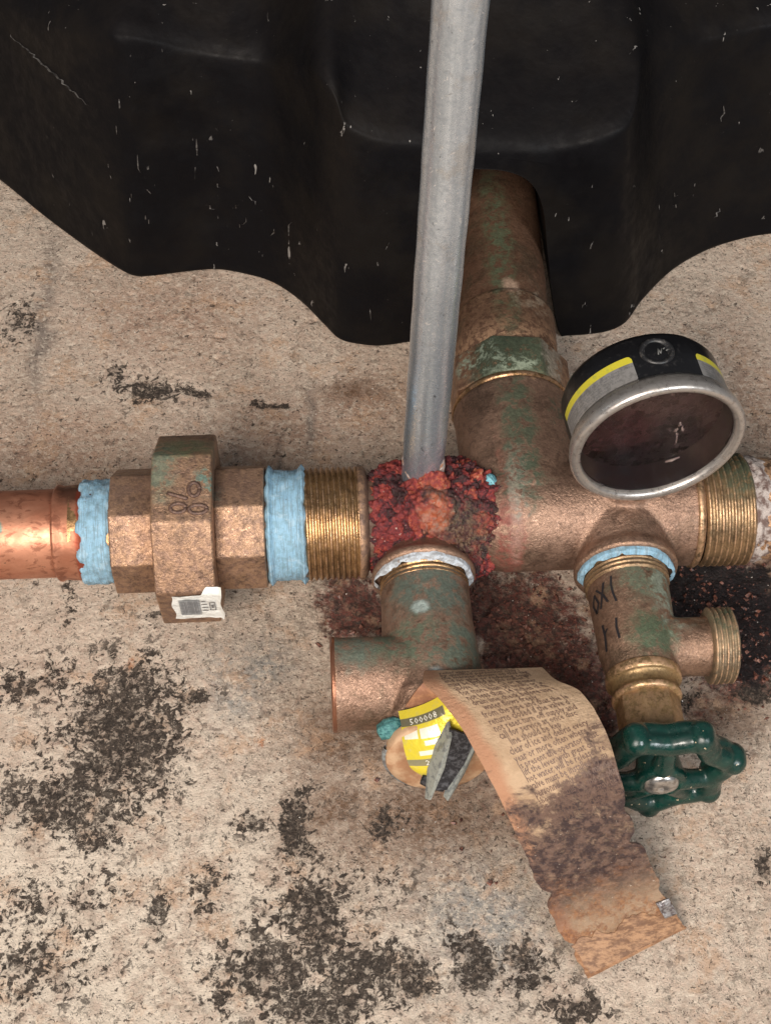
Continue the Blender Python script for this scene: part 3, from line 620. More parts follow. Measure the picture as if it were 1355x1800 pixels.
RUSTM = m.done(c, m.ramp(m.noise(0.5, 3, 0.6), 0.35, 0.65, 0.32, 0.7), 0.0, m.bump(m.noise(1.6, 5, 0.75), 0.9, 0.7), Specular_IOR_Level=0.6)
tag(mesh_obj('rust_crust', C_, grid_faces(NU, NT, True), RUSTM, cr, True, dict(tone=tone)), 'lumpy red and orange rust crust swollen around the middle of the fitting')
def lump_at(c0, rad, seed, tone_):
    U, W = np.meshgrid(np.linspace(0, 2 * np.pi, 60, endpoint=False), np.linspace(.03, np.pi - .03, 44)); n3_ = np.stack([np.sin(W) * np.cos(U), np.sin(W) * np.sin(U), np.cos(W)], -1).reshape(-1, 3)
    P_ = n3_ * np.array(rad); P_ = P_ + n3_ * ((fbm(P_ / 2.2 + seed, 4, seed, .65) - .5) * 3.6)[:, None] + np.array(c0)
    o = mesh_obj('rust_lump', P_, grid_faces(60, 44, True), RUSTM, cr, True, dict(tone=np.clip(tone_ + (fbm(P_ / 2, 3, seed + 9) - .5) * .8, 0, 1))); return o
for c0, rad, sd, tn in (((13.8, -2.2, 55.0), (4.4, 3.4, 5.4), 3, .80), ((8.8, -2.2, 52.0), (3.8, 3.2, 5.0), 5, .62), ((12.8, -10.5, 48.0), (4.2, 2.6, 4.0), 8, .86)):
    lump_at(c0, rad, sd, tn)
m = Mat('blue_speck'); BSP = m.done((0.17, 0.42, 0.48), 0.5, 0, m.bump(m.noise(1, 4, .7), .7, .5))
V, F = lathe([(0, 0.05), (0.3, 1.2), (1.6, 1.7), (3.2, 1.4), (4.6, .6), (5, .05)], (30.5, 4.0, 50.3), (0.5, -0.8, -0.25), 40, rfun=rough_r(1.1, .7, 3))
mesh_obj('blue_residue', V, F, BSP, cr)

# ------------------------------------------------------------------ galvanised steel tube
m = Mat('galvanised_steel')
sv_ = m.vec(1, 1, 0.03)
c = m.mix(m.ramp(m.noise(0.30, 3, 0.5, 0, sv_), 0.40, 0.60), (0.52, 0.58, 0.64), (0.40, 0.455, 0.51))
c = m.mix(m.ramp(m.noise(0.5, 7, 0.75), 0.48, 0.62, 0, 0.5), c, (0.29, 0.335, 0.38))
c = m.mix(m.ramp(m.noise(0.8, 5, 0.65, 0.8, m.vec(1, 1, 0.6, (8, 0, 0))), 0.62, 0.66, 0, 0.85), c, (0.74, 0.76, 0.78))
c = m.mix(m.ramp(m.noise(0.6, 5, 0.65, 0.8, m.vec(1, 1, 0.6, (18, 0, 0))), 0.64, 0.68, 0, 0.7), c, (0.09, 0.10, 0.115))
c = m.mix(m.ramp(m.noise(0.07, 5, 0.7, 0, m.vec(off=(3, 3, 3))), 0.55, 0.66, 0, 0.45), c, (0.40, 0.385, 0.36))
GALV = m.done(c, m.ramp(m.noise(0.5, 5, 0.6), 0.3, 0.7, 0.22, 0.36), 0.78, m.bump(m.noise(0.22, 6, 0.6, 0, m.vec(1, 1, 0.6)), 0.35, 0.6))
pipe_ax = Vector((3.7, 0.0, 166)).normalized()
stt = thing('steel_pipe', 'thin galvanised steel pipe rising upright out of the rust crust', 'pipe', (11.4, 0, 44))
zs = np.linspace(0, 280, 90)
mesh_obj('pipe', *lathe([(0, 5.4)] + [(z, 6.25 + .06 * math.sin(z * .3)) for z in zs] , (11.1, 4.2, 46), pipe_ax, 56, rfun=rough_r(.05, .12, 15)), GALV, stt)
m = Mat('lime_scale'); SCALE = m.done(m.mix(m.ramp(m.noise(0.9, 5, 0.7), 0.4, 0.62), (0.52, 0.47, 0.44), (0.40, 0.20, 0.12)), 0.6, 0, m.bump(m.noise(1.5, 4, .7), .8, .5))
def collar(T, TH, R):
    q = np.stack([T.ravel() * .4, np.cos(TH.ravel()) * 2.4, np.sin(TH.ravel()) * 2.4], 1); nz = (fbm(q, 4, 66) - .5).reshape(R.shape)
    return R + nz * 2.2
mesh_obj('scale_ring', *lathe([(t, 5.7 + .6 * (1 - abs(t - 12) / 4)) for t in np.linspace(8, 16, 16)], (11.1, 4.2, 46), pipe_ax, 60, rfun=collar), SCALE, stt)

# ------------------------------------------------------------------ bronze pipe from the manifold to the tank
tp = thing('tank_pipe', 'dull bronze pipe with green stains running from the manifold under the black tank', 'pipe', (44, 90, 18))
AY = (0.035, 1, 0.0)
mesh_obj('pipe', *lathe([(36, 15.2), (60, 15.5), (110, 15.5), (230, 15.4)], (43.2, 42, 34), AY, 80, rfun=rough_r(.12, .1, 7)), BR_PIPE, tp)
mesh_obj('socket', *lathe([(14, 15), (15, 16.9), (30, 17.0), (38.5, 17.1), (40.2, 16.6), (41.0, 15.3)], (43.2, 42, 34), AY, 80, rfun=rough_r(.12, .12, 9)), BR_PIPE, tp)
V, F = prism(8, 20.2, 1.6, 17.0, (43.2, 42, 34), AY, (0, 0, 1), math.radians(22.5 + 4), bev=0.7)
mesh_obj('hex_collar', V, F, BR_COLLAR, tp, True, autosmooth=28)

# ------------------------------------------------------------------ pipe leaving to the right
m = Mat('dried_paste'); PASTE = m.done(m.mix(m.ramp(m.noise(0.45, 5, 0.65, 0, m.vec(.8, .6, .6)), 0.42, 0.6), (0.46, 0.40, 0.365), (0.14, 0.09, 0.075)), 0.7, 0, m.bump(m.noise(0.9, 5, .7), .9, .8))
rp = thing('outlet_pipe', 'pipe end with dried pinkish sealing paste beside the right-hand brass threads', 'pipe', (125, 0, 18))
def rag2(T, TH, R):
    q = np.stack([T.ravel() * .5, np.cos(TH.ravel()) * 6, np.sin(TH.ravel()) * 6], 1); return R + (fbm(q, 4, 88) - .5).reshape(R.shape) * 2.4
mesh_obj('sealant', *lathe([(t, 16.6 - 0.03 * (t - 111) ** 2) for t in np.linspace(110.4, 118, 18)], AX0, XA, 110, rfun=rag2), PASTE, rp)
mesh_obj('pipe_socket', *lathe([(110.5, 14), (111, 15.8), (119.6, 15.9), (120.6, 15.3), (121, 12.4)], AX0, XA, 70), BR_PIPE, rp)
mesh_obj('pipe', *lathe([(119, 11.4), (170, 11.4), (300, 11.4)], AX0, XA, 60), BR_NUT, rp)

# ------------------------------------------------------------------ pressure relief valve
rv = thing('relief_valve', 'bronze relief valve elbow with open outlet facing left and yellow rating plate', 'relief valve', (10, -60, 5))
RAX = (0, -1, 0); RO = (10.5, 0, 34)
def ring_part(name, parent, o, axis, t0, t1, r, amp, seed, mat, a0, a1, ref, tap=True):
    """a smear of paste covering an arc of a port rim, tapering at the ends"""
    n = 14; seg = 90
    def rf(T, TH, R):
        q = np.stack([T.ravel() * .5, np.cos(TH.ravel()) * 4, np.sin(TH.ravel()) * 4], 1); nz = (fbm(q, 4, seed) - .5).reshape(R.shape)
        u = (T - t0) / (t1 - t0); w = (TH - a0) / (a1 - a0)
        e_ = sstep(np.minimum(u, 1 - u) + nz * .5, 0, .18) * sstep(np.minimum(w, 1 - w), 0, .06)
        return R + nz * amp - (1 - e_) * 1.6
    return mesh_obj(name, *lathe([(t, r) for t in np.linspace(t0, t1, n)], o, axis, seg, ref=ref, rfun=rf, arc=(a0, a1)), mat, parent)
mesh_obj('inlet_thread', *lathe(thread_profile(20.5, 27, 13.3, 1.6, .7), RO, RAX, 80, ref=(0, 0.3, -1), helix=1.6), GOLD, rv)
vb = cast([
    solid([(24.5, 11.0), (25, 12.8), (27, 13.2), (38, 13.4), (46, 14.0), (57, 14.9), (66, 14.8), (71, 13.5), (73, 11)], RO, RAX, 72),
    solid([(0, 12), (3, 13.2), (25.6, 13.35), (27.6, 13.6), (28.0, 13.3), (28.0, 11.3), (14, 11.0), (13.8, 10.6)], (10.5, -57.4, 34.6), (-1, 0, 0), 72),
    solid([(70, 10.5), (78, 10.2), (80, 9.2)], RO, RAX, 48)], voxel=0.5, smooth=3)
mesh_obj('body', *vb, BR_VALVE, rv)
m = Mat('rim_copper'); RIMC = m.done((0.30, 0.135, 0.08), 0.38, 0.8, m.bump(m.noise(1, 3, .6), .4, .3))
mesh_obj('outlet_rim', *lathe([(27.2, 13.3), (28.0, 13.75), (28.6, 13.6), (28.8, 12.9), (28.4, 12.0), (16, 11.7)], (10.5, -57.4, 34.6), (-1, 0, 0), 72), RIMC, rv)
ring_part('sealant', rv, RO, RAX, 20.8, 24.2, 14.9, 1.2, 7, SEALW, math.radians(-102), math.radians(100), (0, 0, 1))
m = Mat('teal_corrosion'); TEAL = m.done(m.mix(m.ramp(m.noise(.8, 4, .7), .4, .6), (0.03, 0.13, 0.14), (0.09, 0.26, 0.25)), .5, 0, m.bump(m.noise(1, 4, .7), .8, .7))
V, F = lathe([(0, .1), (.6, 2.0), (3, 2.8), (6, 2.4), (8, 1.0), (8.4, .1)], (-6.0, -75.0, 37.5), (0.9, 0.2, 0.3), 30, rfun=rough_r(.7, .35, 3))
mesh_obj('teal_corrosion', V, F, TEAL, rv)
# yellow rating plate (bent foil) : control rows from left to right edge
YL = [(-0.1,-72.0,44.0),(0.5,-76.0,43.2),(0.6,-80.0,42.5),(1.4,-83.5,39.8),(2.7,-86.0,37.2),(6.3,-87.5,34.3)]
YR = [(13.3,-72.0,54.5),(14.9,-76.0,53.1),(16.7,-80.0,49.2),(18.1,-83.5,45.9),(18.1,-86.0,40.8),(14.8,-87.5,35.6)]
def strip_fn(Lc, Rc, bulge=None):
    Lc = np.array(Lc, float); Rc = np.array(Rc, float)
    def f(u, v):
        u = np.atleast_1d(np.asarray(u, float)); v = np.atleast_1d(np.asarray(v, float))
        n = len(Lc); mid_ = (Lc + Rc) / 2; al = np.concatenate([[0], np.cumsum(np.linalg.norm(np.diff(mid_, axis=0), axis=1))])
        t = np.interp(np.clip(v, 0, 1), al / al[-1], np.arange(n)); t = np.clip(t, 0, n - 1 - 1e-9); i = t.astype(int); fr_ = (t - i)[:, None]
        def cm(P_):
            g = lambda k: P_[np.clip(k, 0, n - 1)]
            p0, p1, p2, p3 = g(i - 1), g(i), g(i + 1), g(i + 2)
            return .5 * (2 * p1 + (p2 - p0) * fr_ + (2 * p0 - 5 * p1 + 4 * p2 - p3) * fr_ ** 2 + (3 * p1 - p0 - 3 * p2 + p3) * fr_ ** 3)
        q = cm(Lc) * (1 - u)[:, None] + cm(Rc) * u[:, None]
        if bulge is not None: q = q + bulge(u, v)
        return q
    return f
def surf_normals(f, u, v, e=1e-3):
    du = f(u + e, v) - f(u - e, v); dv = f(u, v + e) - f(u, v - e); n = np.cross(dv, du); n /= np.linalg.norm(n, axis=1)[:, None] + 1e-12
    return n
def sheet(f, nu, nv, thick, sgn=1.0, us=(0, 1), vs=(0, 1), attrs=True, edge=None):
    U, Vv = np.meshgrid(np.linspace(*us, nu), np.linspace(*vs, nv)); u = U.ravel(); v = Vv.ravel()
    uu = u if edge is None else edge(u, v)
    P_ = f(uu, v); N_ = surf_normals(f, np.clip(uu, .01, .99), np.clip(v, .002, .998)) * sgn
    A = P_; B = P_ - N_ * thick; n = len(A)
    F = [tuple(q) for q in grid_faces(nu, nv)]; F += [tuple(int(i) + n for i in q[::-1]) for q in grid_faces(nu, nv)]
    for i in range(nu - 1): F += [(i + 1, i, i + n, i + 1 + n)]; k = (nv - 1) * nu; F += [(k + i, k + i + 1, k + i + 1 + n, k + i + n)]
    for j in range(nv - 1): F += [(j * nu, (j + 1) * nu, (j + 1) * nu + n, j * nu + n)]; k = nu - 1; F += [((j + 1) * nu + k, j * nu + k, j * nu + k + n, (j + 1) * nu + k + n)]
    return np.concatenate([A, B]), F, dict(u=np.concatenate([u, u]), v=np.concatenate([v, v]))
yf = strip_fn(YL, YR, lambda u, v: np.outer(1.6 * 4 * u * (1 - u), np.array([0.1, -.8, .3])))
V, F, at = sheet(yf, 40, 50, 0.45)
m = Mat('yellow_foil')
yc = m.mix(m.ramp(m.noise(0.6, 4, 0.6), 0.5, 0.7, 0, .5), (0.74, 0.60, 0.05), (0.60, 0.52, 0.16))
def band(m, v0, v1, s=0.006): return m.math('MULTIPLY', m.ramp(m.attr('v'), v0 - s, v0 + s), m.ramp(m.attr('v'), v1 + s, v1 - s))
def ubox(m, u0, u1, s=0.01): return m.math('MULTIPLY', m.ramp(m.attr('u'), u0 - s, u0 + s), m.ramp(m.attr('u'), u1 + s, u1 - s))
yc = m.mix(m.math('MULTIPLY', m.math('MULTIPLY', band(m, .12, .22), ubox(m, -.2, .80)), .9), yc, (0.10, 0.10, 0.095))
for (a_, b_, c_, d_) in ((.28, .40, .04, .26), (.28, .41, .30, .62), (.44, .50, .34, .86), (.56, .62, .22, .56)):
    yc = m.mix(m.math('MULTIPLY', m.math('MULTIPLY', band(m, a_, b_), ubox(m, c_, d_)), .85), yc, (0.88, 0.88, 0.80))
yc = m.mix(m.math('MULTIPLY', m.math('MULTIPLY', band(m, .67, .77), ubox(m, -.2, .86)), .85), yc, (0.20, 0.19, 0.16))
YEL = m.done(yc, 0.27, 0.35, m.bump(m.noise(0.25, 3, 0.6), 0.5, 0.6))
yp = mesh_obj('rating_plate', V, F, YEL, rv, True, at, autosmooth=50)
FONT = None
def text_on(name, body, size, f, u0, v0, wu, wv, mat, parent, h=0.12, spacing=1.0, xscale=1.0, sgn=1.0, line=1.0, ang=0.0, offset=0.0):
    """typeset text, then wrap it on the surface f; wu, wv = mm per unit u / v"""
    cu = bpy.data.curves.new('tmp', 'FONT'); cu.body = body; cu.size = size; cu.space_character = spacing; cu.space_line = line; cu.resolution_u = 1; cu.offset = offset
    o = bpy.data.objects.new('tmp', cu); COL.objects.link(o)
    dg = bpy.context.evaluated_depsgraph_get(); dg.update(); me = o.evaluated_get(dg).to_mesh()
    P_ = np.array([v.co[:] for v in me.vertices]); F_ = [tuple(p.vertices) for p in me.polygons]
    o.evaluated_get(dg).to_mesh_clear(); bpy.data.objects.remove(o); bpy.data.curves.remove(cu)
    x = P_[:, 0] * xscale; y = P_[:, 1]
    if ang: x, y = x * math.cos(ang) - y * math.sin(ang), x * math.sin(ang) + y * math.cos(ang)
    u = u0 + x / wu; v = v0 - y / wv
    keep = (u > 0.0) & (u < 1.0) & (v > 0.0) & (v < 0.995)
    Q = f(np.clip(u, 0, 1), v) + surf_normals(f, np.clip(u, .01, .99), np.clip(v, .002, .998)) * sgn * h
    F_ = [q for q in F_ if all(keep[i] for i in q)]
    return mesh_obj(name, Q, F_, mat, parent, False)
m = Mat('print_pale'); PALEINK = m.done((0.62, 0.60, 0.52), 0.45)
text_on('serial_print', '500008', 2.6, yf, 0.16, 0.205, 17.5, 26, PALEINK, yp, spacing=1.15)
text_on('serial_print', '222', 2.6, yf, 0.28, 0.755, 17.5, 26, PALEINK, yp, spacing=1.15)
# lever: folded channel with two tapering flanges and a dark web between
m = Mat('lever_steel'); LEV = m.done(m.mix(m.ramp(m.noise(0.5, 5, .7), .45, .62), (0.36, 0.385, 0.35), (0.20, 0.215, 0.215)), 0.34, 0.5, m.bump(m.noise(.8, 4, .6), .4, .4))
def plate(P4, thick, n):
    P4 = np.array(P4, float); k = len(P4); N_ = np.cross(P4[1] - P4[0], P4[2] - P4[0]); N_ /= np.linalg.norm(N_)
    V = np.concatenate([P4 - N_ * thick / 2, P4 + N_ * thick / 2]); F = [tuple(range(k))[::-1], tuple(range(k, 2 * k))] + [(i, (i + 1) % k, (i + 1) % k + k, i + k) for i in range(k)]
    return V, F
LF = [(12.8, -80.5, 52.5), (13.2, -84.5, 51.5), (11.2, -89, 42.0), (7.6, -93.5, 32.5), (6.6, -92.5, 31.5), (7.4, -87.0, 38.5), (9.8, -83.0, 45.5)]
RF = [(20.0, -82.0, 48.0), (20.6, -84.5, 46.5), (17.0, -89, 38.5), (12.6, -93.5, 31.5), (11.6, -92.0, 31.5), (13.4, -87.5, 37.5), (17.5, -83.5, 44.0)]
lv = mesh_obj('lever', *join(plate(LF, 0.7, 1), plate(RF, 0.7, 1)), LEV, rv, False)
m = Mat('lever_dark'); LEVD = m.done(m.mix(m.ramp(m.noise(0.7, 5, .7), .45, .62), (0.035, 0.035, 0.04), (0.12, 0.125, 0.14)), 0.4, 0.6)
WB = np.array([(12.9, -82.6, 52.6), (19.9, -83.6, 48.6), (17.0, -87.2, 41), (13.0, -91.0, 33.4), (8.2, -90.8, 33.6), (10.6, -86.6, 43)])
mesh_obj('lever_web', *plate(WB, .8, 1), LEVD, lv, False)
V, F = tube([(6.5, -86.6, 33.4), (9, -88.2, 33.4), (12, -88.8, 33.0)], 2.6, 16); mesh_obj('pivot', V, F, LEVD, lv)

# ------------------------------------------------------------------ paper tag
PL = [(7.5,-63,50),(6.7,-70.7,57.0),(10.8,-77.4,59.0),(15.2,-85.3,59.0),(20.7,-96.4,56.0),(25.7,-104.1,48.0),(33.8,-113.7,29.0),(40.8,-121.2,11.0),(49.6,-134.1,1.6)]
PR = [(40,-64,51),(41.9,-72.0,58.0),(47.1,-77.1,61.0),(50.1,-84.0,63.0),(52.8,-92.5,63.0),(55.5,-103.1,58.0),(60.9,-108.8,40.0),(71.0,-114.8,16.0),(78.5,-121.4,2.0)]
pg = thing('paper_tag', 'stained orange-brown paper warning tag with fine print curling off the relief valve', 'tag', (50, -110, 0))
def pb(u, v):
    nz = (fbm(np.stack([u * 3, v * 9, u * 0], 1), 3, 7) - .5) * 2.0 * sstep(v, .25, .9) * sstep(v, 1.02, .9)
    nz = nz + (fbm(np.stack([u * 9, v * 26, u * 0], 1), 3, 27) - .5) * 0.9 * sstep(v, .3, .55)
    return np.outer(nz + 1.0 * 4 * u * (1 - u) * (1 - v), np.array([0, -.5, .8]))
pf = strip_fn(PL, PR, pb)
def tear(u, v):
    q = np.stack([v * 30, v * 0, v * 0], 1)
    r = (fbm(q, 4, 5, .6) - .5) * 0.05 * (0.3 + 1.4 * sstep(v, .45, .7)); nt = 0.09 * np.exp(-((v - .66) / .018) ** 2) + 0.04 * np.exp(-((v - .55) / .03) ** 2) + 0.05 * np.exp(-((v - .86) / .02) ** 2)
    l = (fbm(q + 50, 4, 6, .6) - .5) * 0.05 * (0.3 + 1.2 * sstep(v, .5, .7)) + 0.08 * np.exp(-((v - .74) / .02) ** 2) + 0.05 * np.exp(-((v - .91) / .012) ** 2)
    return l * (1 - u) + u * (1 + r - nt)
V, F, at = sheet(pf, 60, 260, 0.7, edge=tear)
m = Mat('tag_paper')
c = m.mix(m.ramp(m.noise(0.10, 4, .6), .4, .6), (0.56, 0.39, 0.25), (0.46, 0.31, 0.19))
c = m.mix(m.ramp(m.noise(0.9, 4, .7), .45, .7, 0, .4), c, (0.48, 0.34, 0.215))
edgef = m.ramp(m.math('ADD', m.attr('u'), m.math('MULTIPLY', m.math('SUBTRACT', m.noise(.15, 3, .6), .5), .12)), .17, .07)
c = m.mix(m.math('MULTIPLY', edgef, .8), c, (0.47, 0.225, 0.125))
va = m.math('ADD', m.attr('v'), m.math('MULTIPLY', m.math('SUBTRACT', m.noise(.13, 8, .75, .5), .5), .75))
ua = m.math('MULTIPLY', m.attr('u'), .14)
g1 = m.ramp(m.math('ADD', va, ua), .42, .56)                      # grime starts
g1 = m.math('MULTIPLY', g1, m.ramp(m.noise(.28, 8, .75, .4), .28, .50, .55, 1))
c = m.mix(m.math('MULTIPLY', g1, m.ramp(m.math('ADD', m.attr('v'), 0), .90, .72, .35, 1.0)), c, m.mix(m.ramp(m.noise(.4, 6, .7), .4, .62), (0.045, 0.026, 0.026), (0.165, 0.100, 0.075)))
rz_ = m.math('MULTIPLY', m.ramp(va, .68, .95), m.ramp(m.noise(.22, 8, .75, .3, m.vec(off=(4, 0, 0))), .44, .56))
c = m.mix(m.math('MULTIPLY', rz_, .85), c, m.mix(m.ramp(m.noise(.7, 4, .7), .4, .6), (0.17, 0.065, 0.03), (0.34, 0.15, 0.06)))
en = m.ramp(m.attr('v'), .885, .92); c = m.mix(m.math('MULTIPLY', en, .7), c, m.mix(m.ramp(m.noise(.5, 5, .7, 0, m.vec(.4, 1.5, 1.5)), .4, .6), (0.47, 0.26, 0.14), (0.24, 0.12, 0.06)))
c = m.mix(m.math('MULTIPLY', m.spot((28, -99, 34), (9, 5, 9), .4, 1.4, .3), .0), c, (0.5, .25, .1))
sp = m.ramp(m.noise(1.6, 2, .5, 0, m.vec(off=(2, 9, 4))), .72, .76); c = m.mix(m.math('MULTIPLY', sp, m.ramp(m.attr('v'), .3, .7, .3, 1)), c, (0.72, 0.62, 0.50))
PAPER = m.done(c, m.ramp(va, .45, .65, .62, .34), 0, m.bump(m.noise(.55, 8, .75), 1.0, 1.1), Specular_IOR_Level=.45)
CL = [(6.8,-70.1,56.0),(4.9,-71.3,54.0),(3.3,-71.6,50.0),(1.8,-71.4,45.0)]; CR = [(13.7,-70.4,56.0),(12.9,-72.6,54.0),(11.9,-73.2,50.0),(10.0,-73.6,46.0)]
cf = strip_fn(CL, CR)
pm = mesh_obj('paper', V, F, PAPER, pg, True, at, autosmooth=60)
ef = lambda u, v: np.clip(u, 0, 1) * 0.94 + 0.02 + (fbm(np.stack([v * 40, v * 0, v * 0], 1), 3, 9) - .5) * .05
ep = lambda u, v: pf(u, v + (fbm(np.stack([u * 14, u * 0, u * 0], 1), 4, 3) - .5) * .05 * (1 - (v - .9) / .09).clip(0, 1)) + surf_normals(pf, np.clip(u, .01, .99), np.clip(v, .002, .99)) * .3
V, F, at = sheet(ep, 50, 26, .3, vs=(.90, .985), edge=ef)
m = Mat('tag_ply'); PLY = m.done(m.mix(m.ramp(m.noise(.45, 7, .75, 0, m.vec(.5, 1.4, 1.4)), .40, .60), (0.36, 0.205, 0.11), (0.15, 0.075, 0.04)), .6, 0, m.bump(m.noise(.8, 5, .7), .6, .5))
mesh_obj('torn_ply', V, F, PLY, pm, True, at, autosmooth=50)
m = Mat('foil_scrap'); FS = m.done(m.mix(m.ramp(m.noise(.7, 4, .7), .42, .6), (0.34, 0.33, 0.33), (0.12, 0.10, 0.10)), .35, .5, m.bump(m.noise(.6, 4, .6), .8, .8))
V, F, at = sheet(pf, 14, 10, .4, us=(.86, .985), vs=(.885, .935)); V = V + np.array([0, 0, 1.3]); V[:, 2] += (fbm(V / 2, 2, 4) - .5) * 1.2
mesh_obj('foil_scrap', V, F, FS, pm, True, at)
m = Mat('tag_ink'); TINK = m.done((0.125, 0.075, 0.055), .6)
WORDS = ('relief valve must be installed by qualified personnel only in the manner shown on this tag and no plug or reducing '
 'coupling may be fitted at the outlet Temperature above °F (121 °C) or greater for more than 30 hours or at not less than 14 '
 'inches of the drain line check before use that water flows freely from the pipe and that the lever returns closed if the '
 'valve does not reset turn off supply and call for service at once discharge line should be kept clear of ice and debris '
 'every year or more often where scale is present the operator must lift the lever with great care hot water will be released').split()
wi = 0; lines = []
def mkline(n):
    global wi
    s = ''
    while len(s) < n: s += WORDS[wi % len(WORDS)] + ' '; wi += 1
    return s[:n]
WU, WV = 37.0, 106.0
txt = '\n'.join(mkline(29) if k not in (9, 14) else ('   ' + mkline(18)) for k in range(27))
text_on('printed_text', txt, 2.7, pf, 0.13, 0.045, WU, WV, TINK, pm, h=.10, xscale=.80, line=.74, ang=math.radians(8), offset=.03)
V, F, at = sheet(cf, 12, 20, .6); m = Mat('tag_underside'); UND = m.done(m.mix(m.ramp(m.noise(.3, 5, .7), .4, .62), (0.40, 0.20, 0.11), (0.26, 0.12, 0.07)), .6, 0, m.bump(m.noise(.8, 4, .6), .5, .4))
mesh_obj('inner_curl', V, F, UND, pg, True, autosmooth=50)
# round head of the tag behind the yellow plate
m = Mat('tag_head'); HEAD = m.done(m.mix(m.ramp(m.noise(.15, 5, .6), .4, .6), (0.50, 0.33, 0.20), (0.36, 0.19, 0.10)), .6, 0, m.bump(m.noise(.8, 4, .6), .4, .4))
nrm = Vector((0.0, -0.985, 0.17)).normalized()
V, F = solid([(-3, 13.0), (-2.6, 14.6), (0, 14.9), (.9, 14.4), (1.6, 12), (1.9, 6)], (10.8, -80.2, 32.6), nrm, 80, rfun=rough_r(.25, .3, 19))
mesh_obj('tag_head', V, F, HEAD, pg, True, autosmooth=45)
m = Mat('head_rim'); HR = m.done(m.mix(m.ramp(m.noise(.5, 5, .6), .4, .6), (0.24, 0.26, 0.26), (0.12, 0.10, 0.09)), .55, .1)
V, F = lathe([(-1.2, 14.2), (-1.4, 15.3), (-.7, 15.7), (.2, 15.4), (.4, 14.2)], (10.8, -80.2, 32.6), nrm, 60, rfun=rough_r(.3, .3, 20), ref=(0, 0, 1), arc=(math.radians(75), math.radians(215)))
mesh_obj('head_edge', V, F, HR, pg)

# ------------------------------------------------------------------ drain valve
dv_ = thing('drain_valve', 'small bronze drain valve with threaded side outlet and dark green scalloped handwheel', 'valve', (72, -60, 8))
DO = (71.2, 0, 34); DAX = (0, -1, 0)
mesh_obj('inlet_thread', *lathe(thread_profile(21.5, 28, 12.7, 1.5, .6), DO, DAX, 72, ref=(0, 0.3, -1), helix=1.5), GOLD2, dv_)
ring_part('sealant', dv_, DO, DAX, 21.2, 24.6, 14.6, 1.0, 23, SEAL, math.radians(-112), math.radians(105), (0, 0, 1))
db = cast([
    solid([(26, 10.5), (26.5, 11.9), (28, 12.2), (37, 11.9), (44, 11.6), (50, 11.6), (56, 10.6), (58.5, 10.2), (58.5, 8)], DO, DAX, 64),
    solid([(0, 9.5), (8, 9.2), (13, 8.6), (19, 8.6), (21.5, 9.4), (21.5, 7)], (71.2, -49.0, 34), (1, 0.0, 0), 56)], voxel=.5, smooth=5)
mesh_obj('body', *db, BR_DRAIN, dv_)
OUT = bronze('outlet_thread_metal', base=(0.36, 0.27, 0.17), dark=(0.13, 0.10, 0.07), metal=.6, rough=.38, darkamt=.95, stains=[dict(c=(98, -46, 44), r=(6, 6, 8), lo=.36, hi=.5, col=(.05, .07, .04), a=.9)])
mesh_obj('outlet_thread', *lathe([(19.6, 7)] + thread_profile(20.0, 27.6, 11.2, 1.5, 1.0) + [(27.6, 9.6), (27.9, 8.6), (22, 8.2)], (71.2, -49.0, 34), (1, 0, 0), 72, helix=0, rfun=rough_r(.35, .5, 44)), OUT, dv_)
BON = bronze('bonnet_brass', base=(0.34, 0.225, 0.105), dark=(0.17, 0.10, 0.05), metal=.65, rough=.38, grain=.2)
mesh_obj('bonnet', *solid([(57.5, 9.4), (57.7, 10.6), (58.2, 10.9), (60.6, 10.9), (61.0, 10.3), (61.3, 9.6), (64.6, 9.5), (64.9, 10.0), (66.2, 10.0), (66.8, 9.2), (67.2, 7)], DO, DAX, 80, rfun=rough_r(.1, .3, 5)), BON, dv_)
V, F = prism(8, 9.3, 66.4, 79, DO, DAX, (0, 0, 1), math.radians(14), bev=.45); mesh_obj('packing_nut', V, F, BON, dv_, True, autosmooth=25)
m = Mat('stem_brass'); STEM = m.done((0.42, 0.30, 0.15), .32, .85); mesh_obj('stem', *solid([(78, 4.0), (88, 3.6), (92, 3.4)], DO, DAX, 32), STEM, dv_)
# handwheel
m = Mat('green_enamel')
c = m.mix(m.ramp(m.noise(.25, 4, .6), .4, .65), (0.002, 0.022, 0.017), (0.003, 0.034, 0.025))
c = m.mix(m.ramp(m.noise(.55, 3, .55, 0, m.vec(off=(5, 3, 0))), .70, .72), c, (0.42, 0.33, 0.22))
c = m.mix(m.math('MULTIPLY', m.ramp(m.noise(1.2, 5, .7), .55, .75), .3), c, (0.10, 0.13, 0.10))
GRN = m.done(c, m.ramp(m.noise(.4, 4, .6), .35, .65, .22, .42), 0, m.bump(m.noise(.35, 3, .5), .35, .5), Specular_IOR_Level=.6)
HC = np.array([71.2, -88.5, 34.0])
def wp(r, a, t=0.0):
    a = math.radians(a); return HC + np.array([r * math.cos(a), -t, r * math.sin(a)])
wp_parts = []
kn = [-90 + 51.43 * k for k in range(7)]
ring = [wp(17.2 + 1.3 * math.cos(math.radians(7 * (a - (-90)))), a, .0) for a in np.linspace(0, 360, 141)]
wp_parts.append(tube(ring, 3.4, 12, False))
ringb = [wp(17.4 + 1.3 * math.cos(math.radians(7 * (a - (-90)))), a, -2.8) for a in np.linspace(0, 360, 141)]
wp_parts.append(tube(ringb, 3.1, 12, False))
for a in kn: wp_parts.append(tube([wp(20.2, a, t) for t in np.linspace(-5.0, 3.8, 9)], [1.6, 3.0, 3.7, 3.9, 3.8, 3.7, 3.5, 2.8, 1.3], 16))
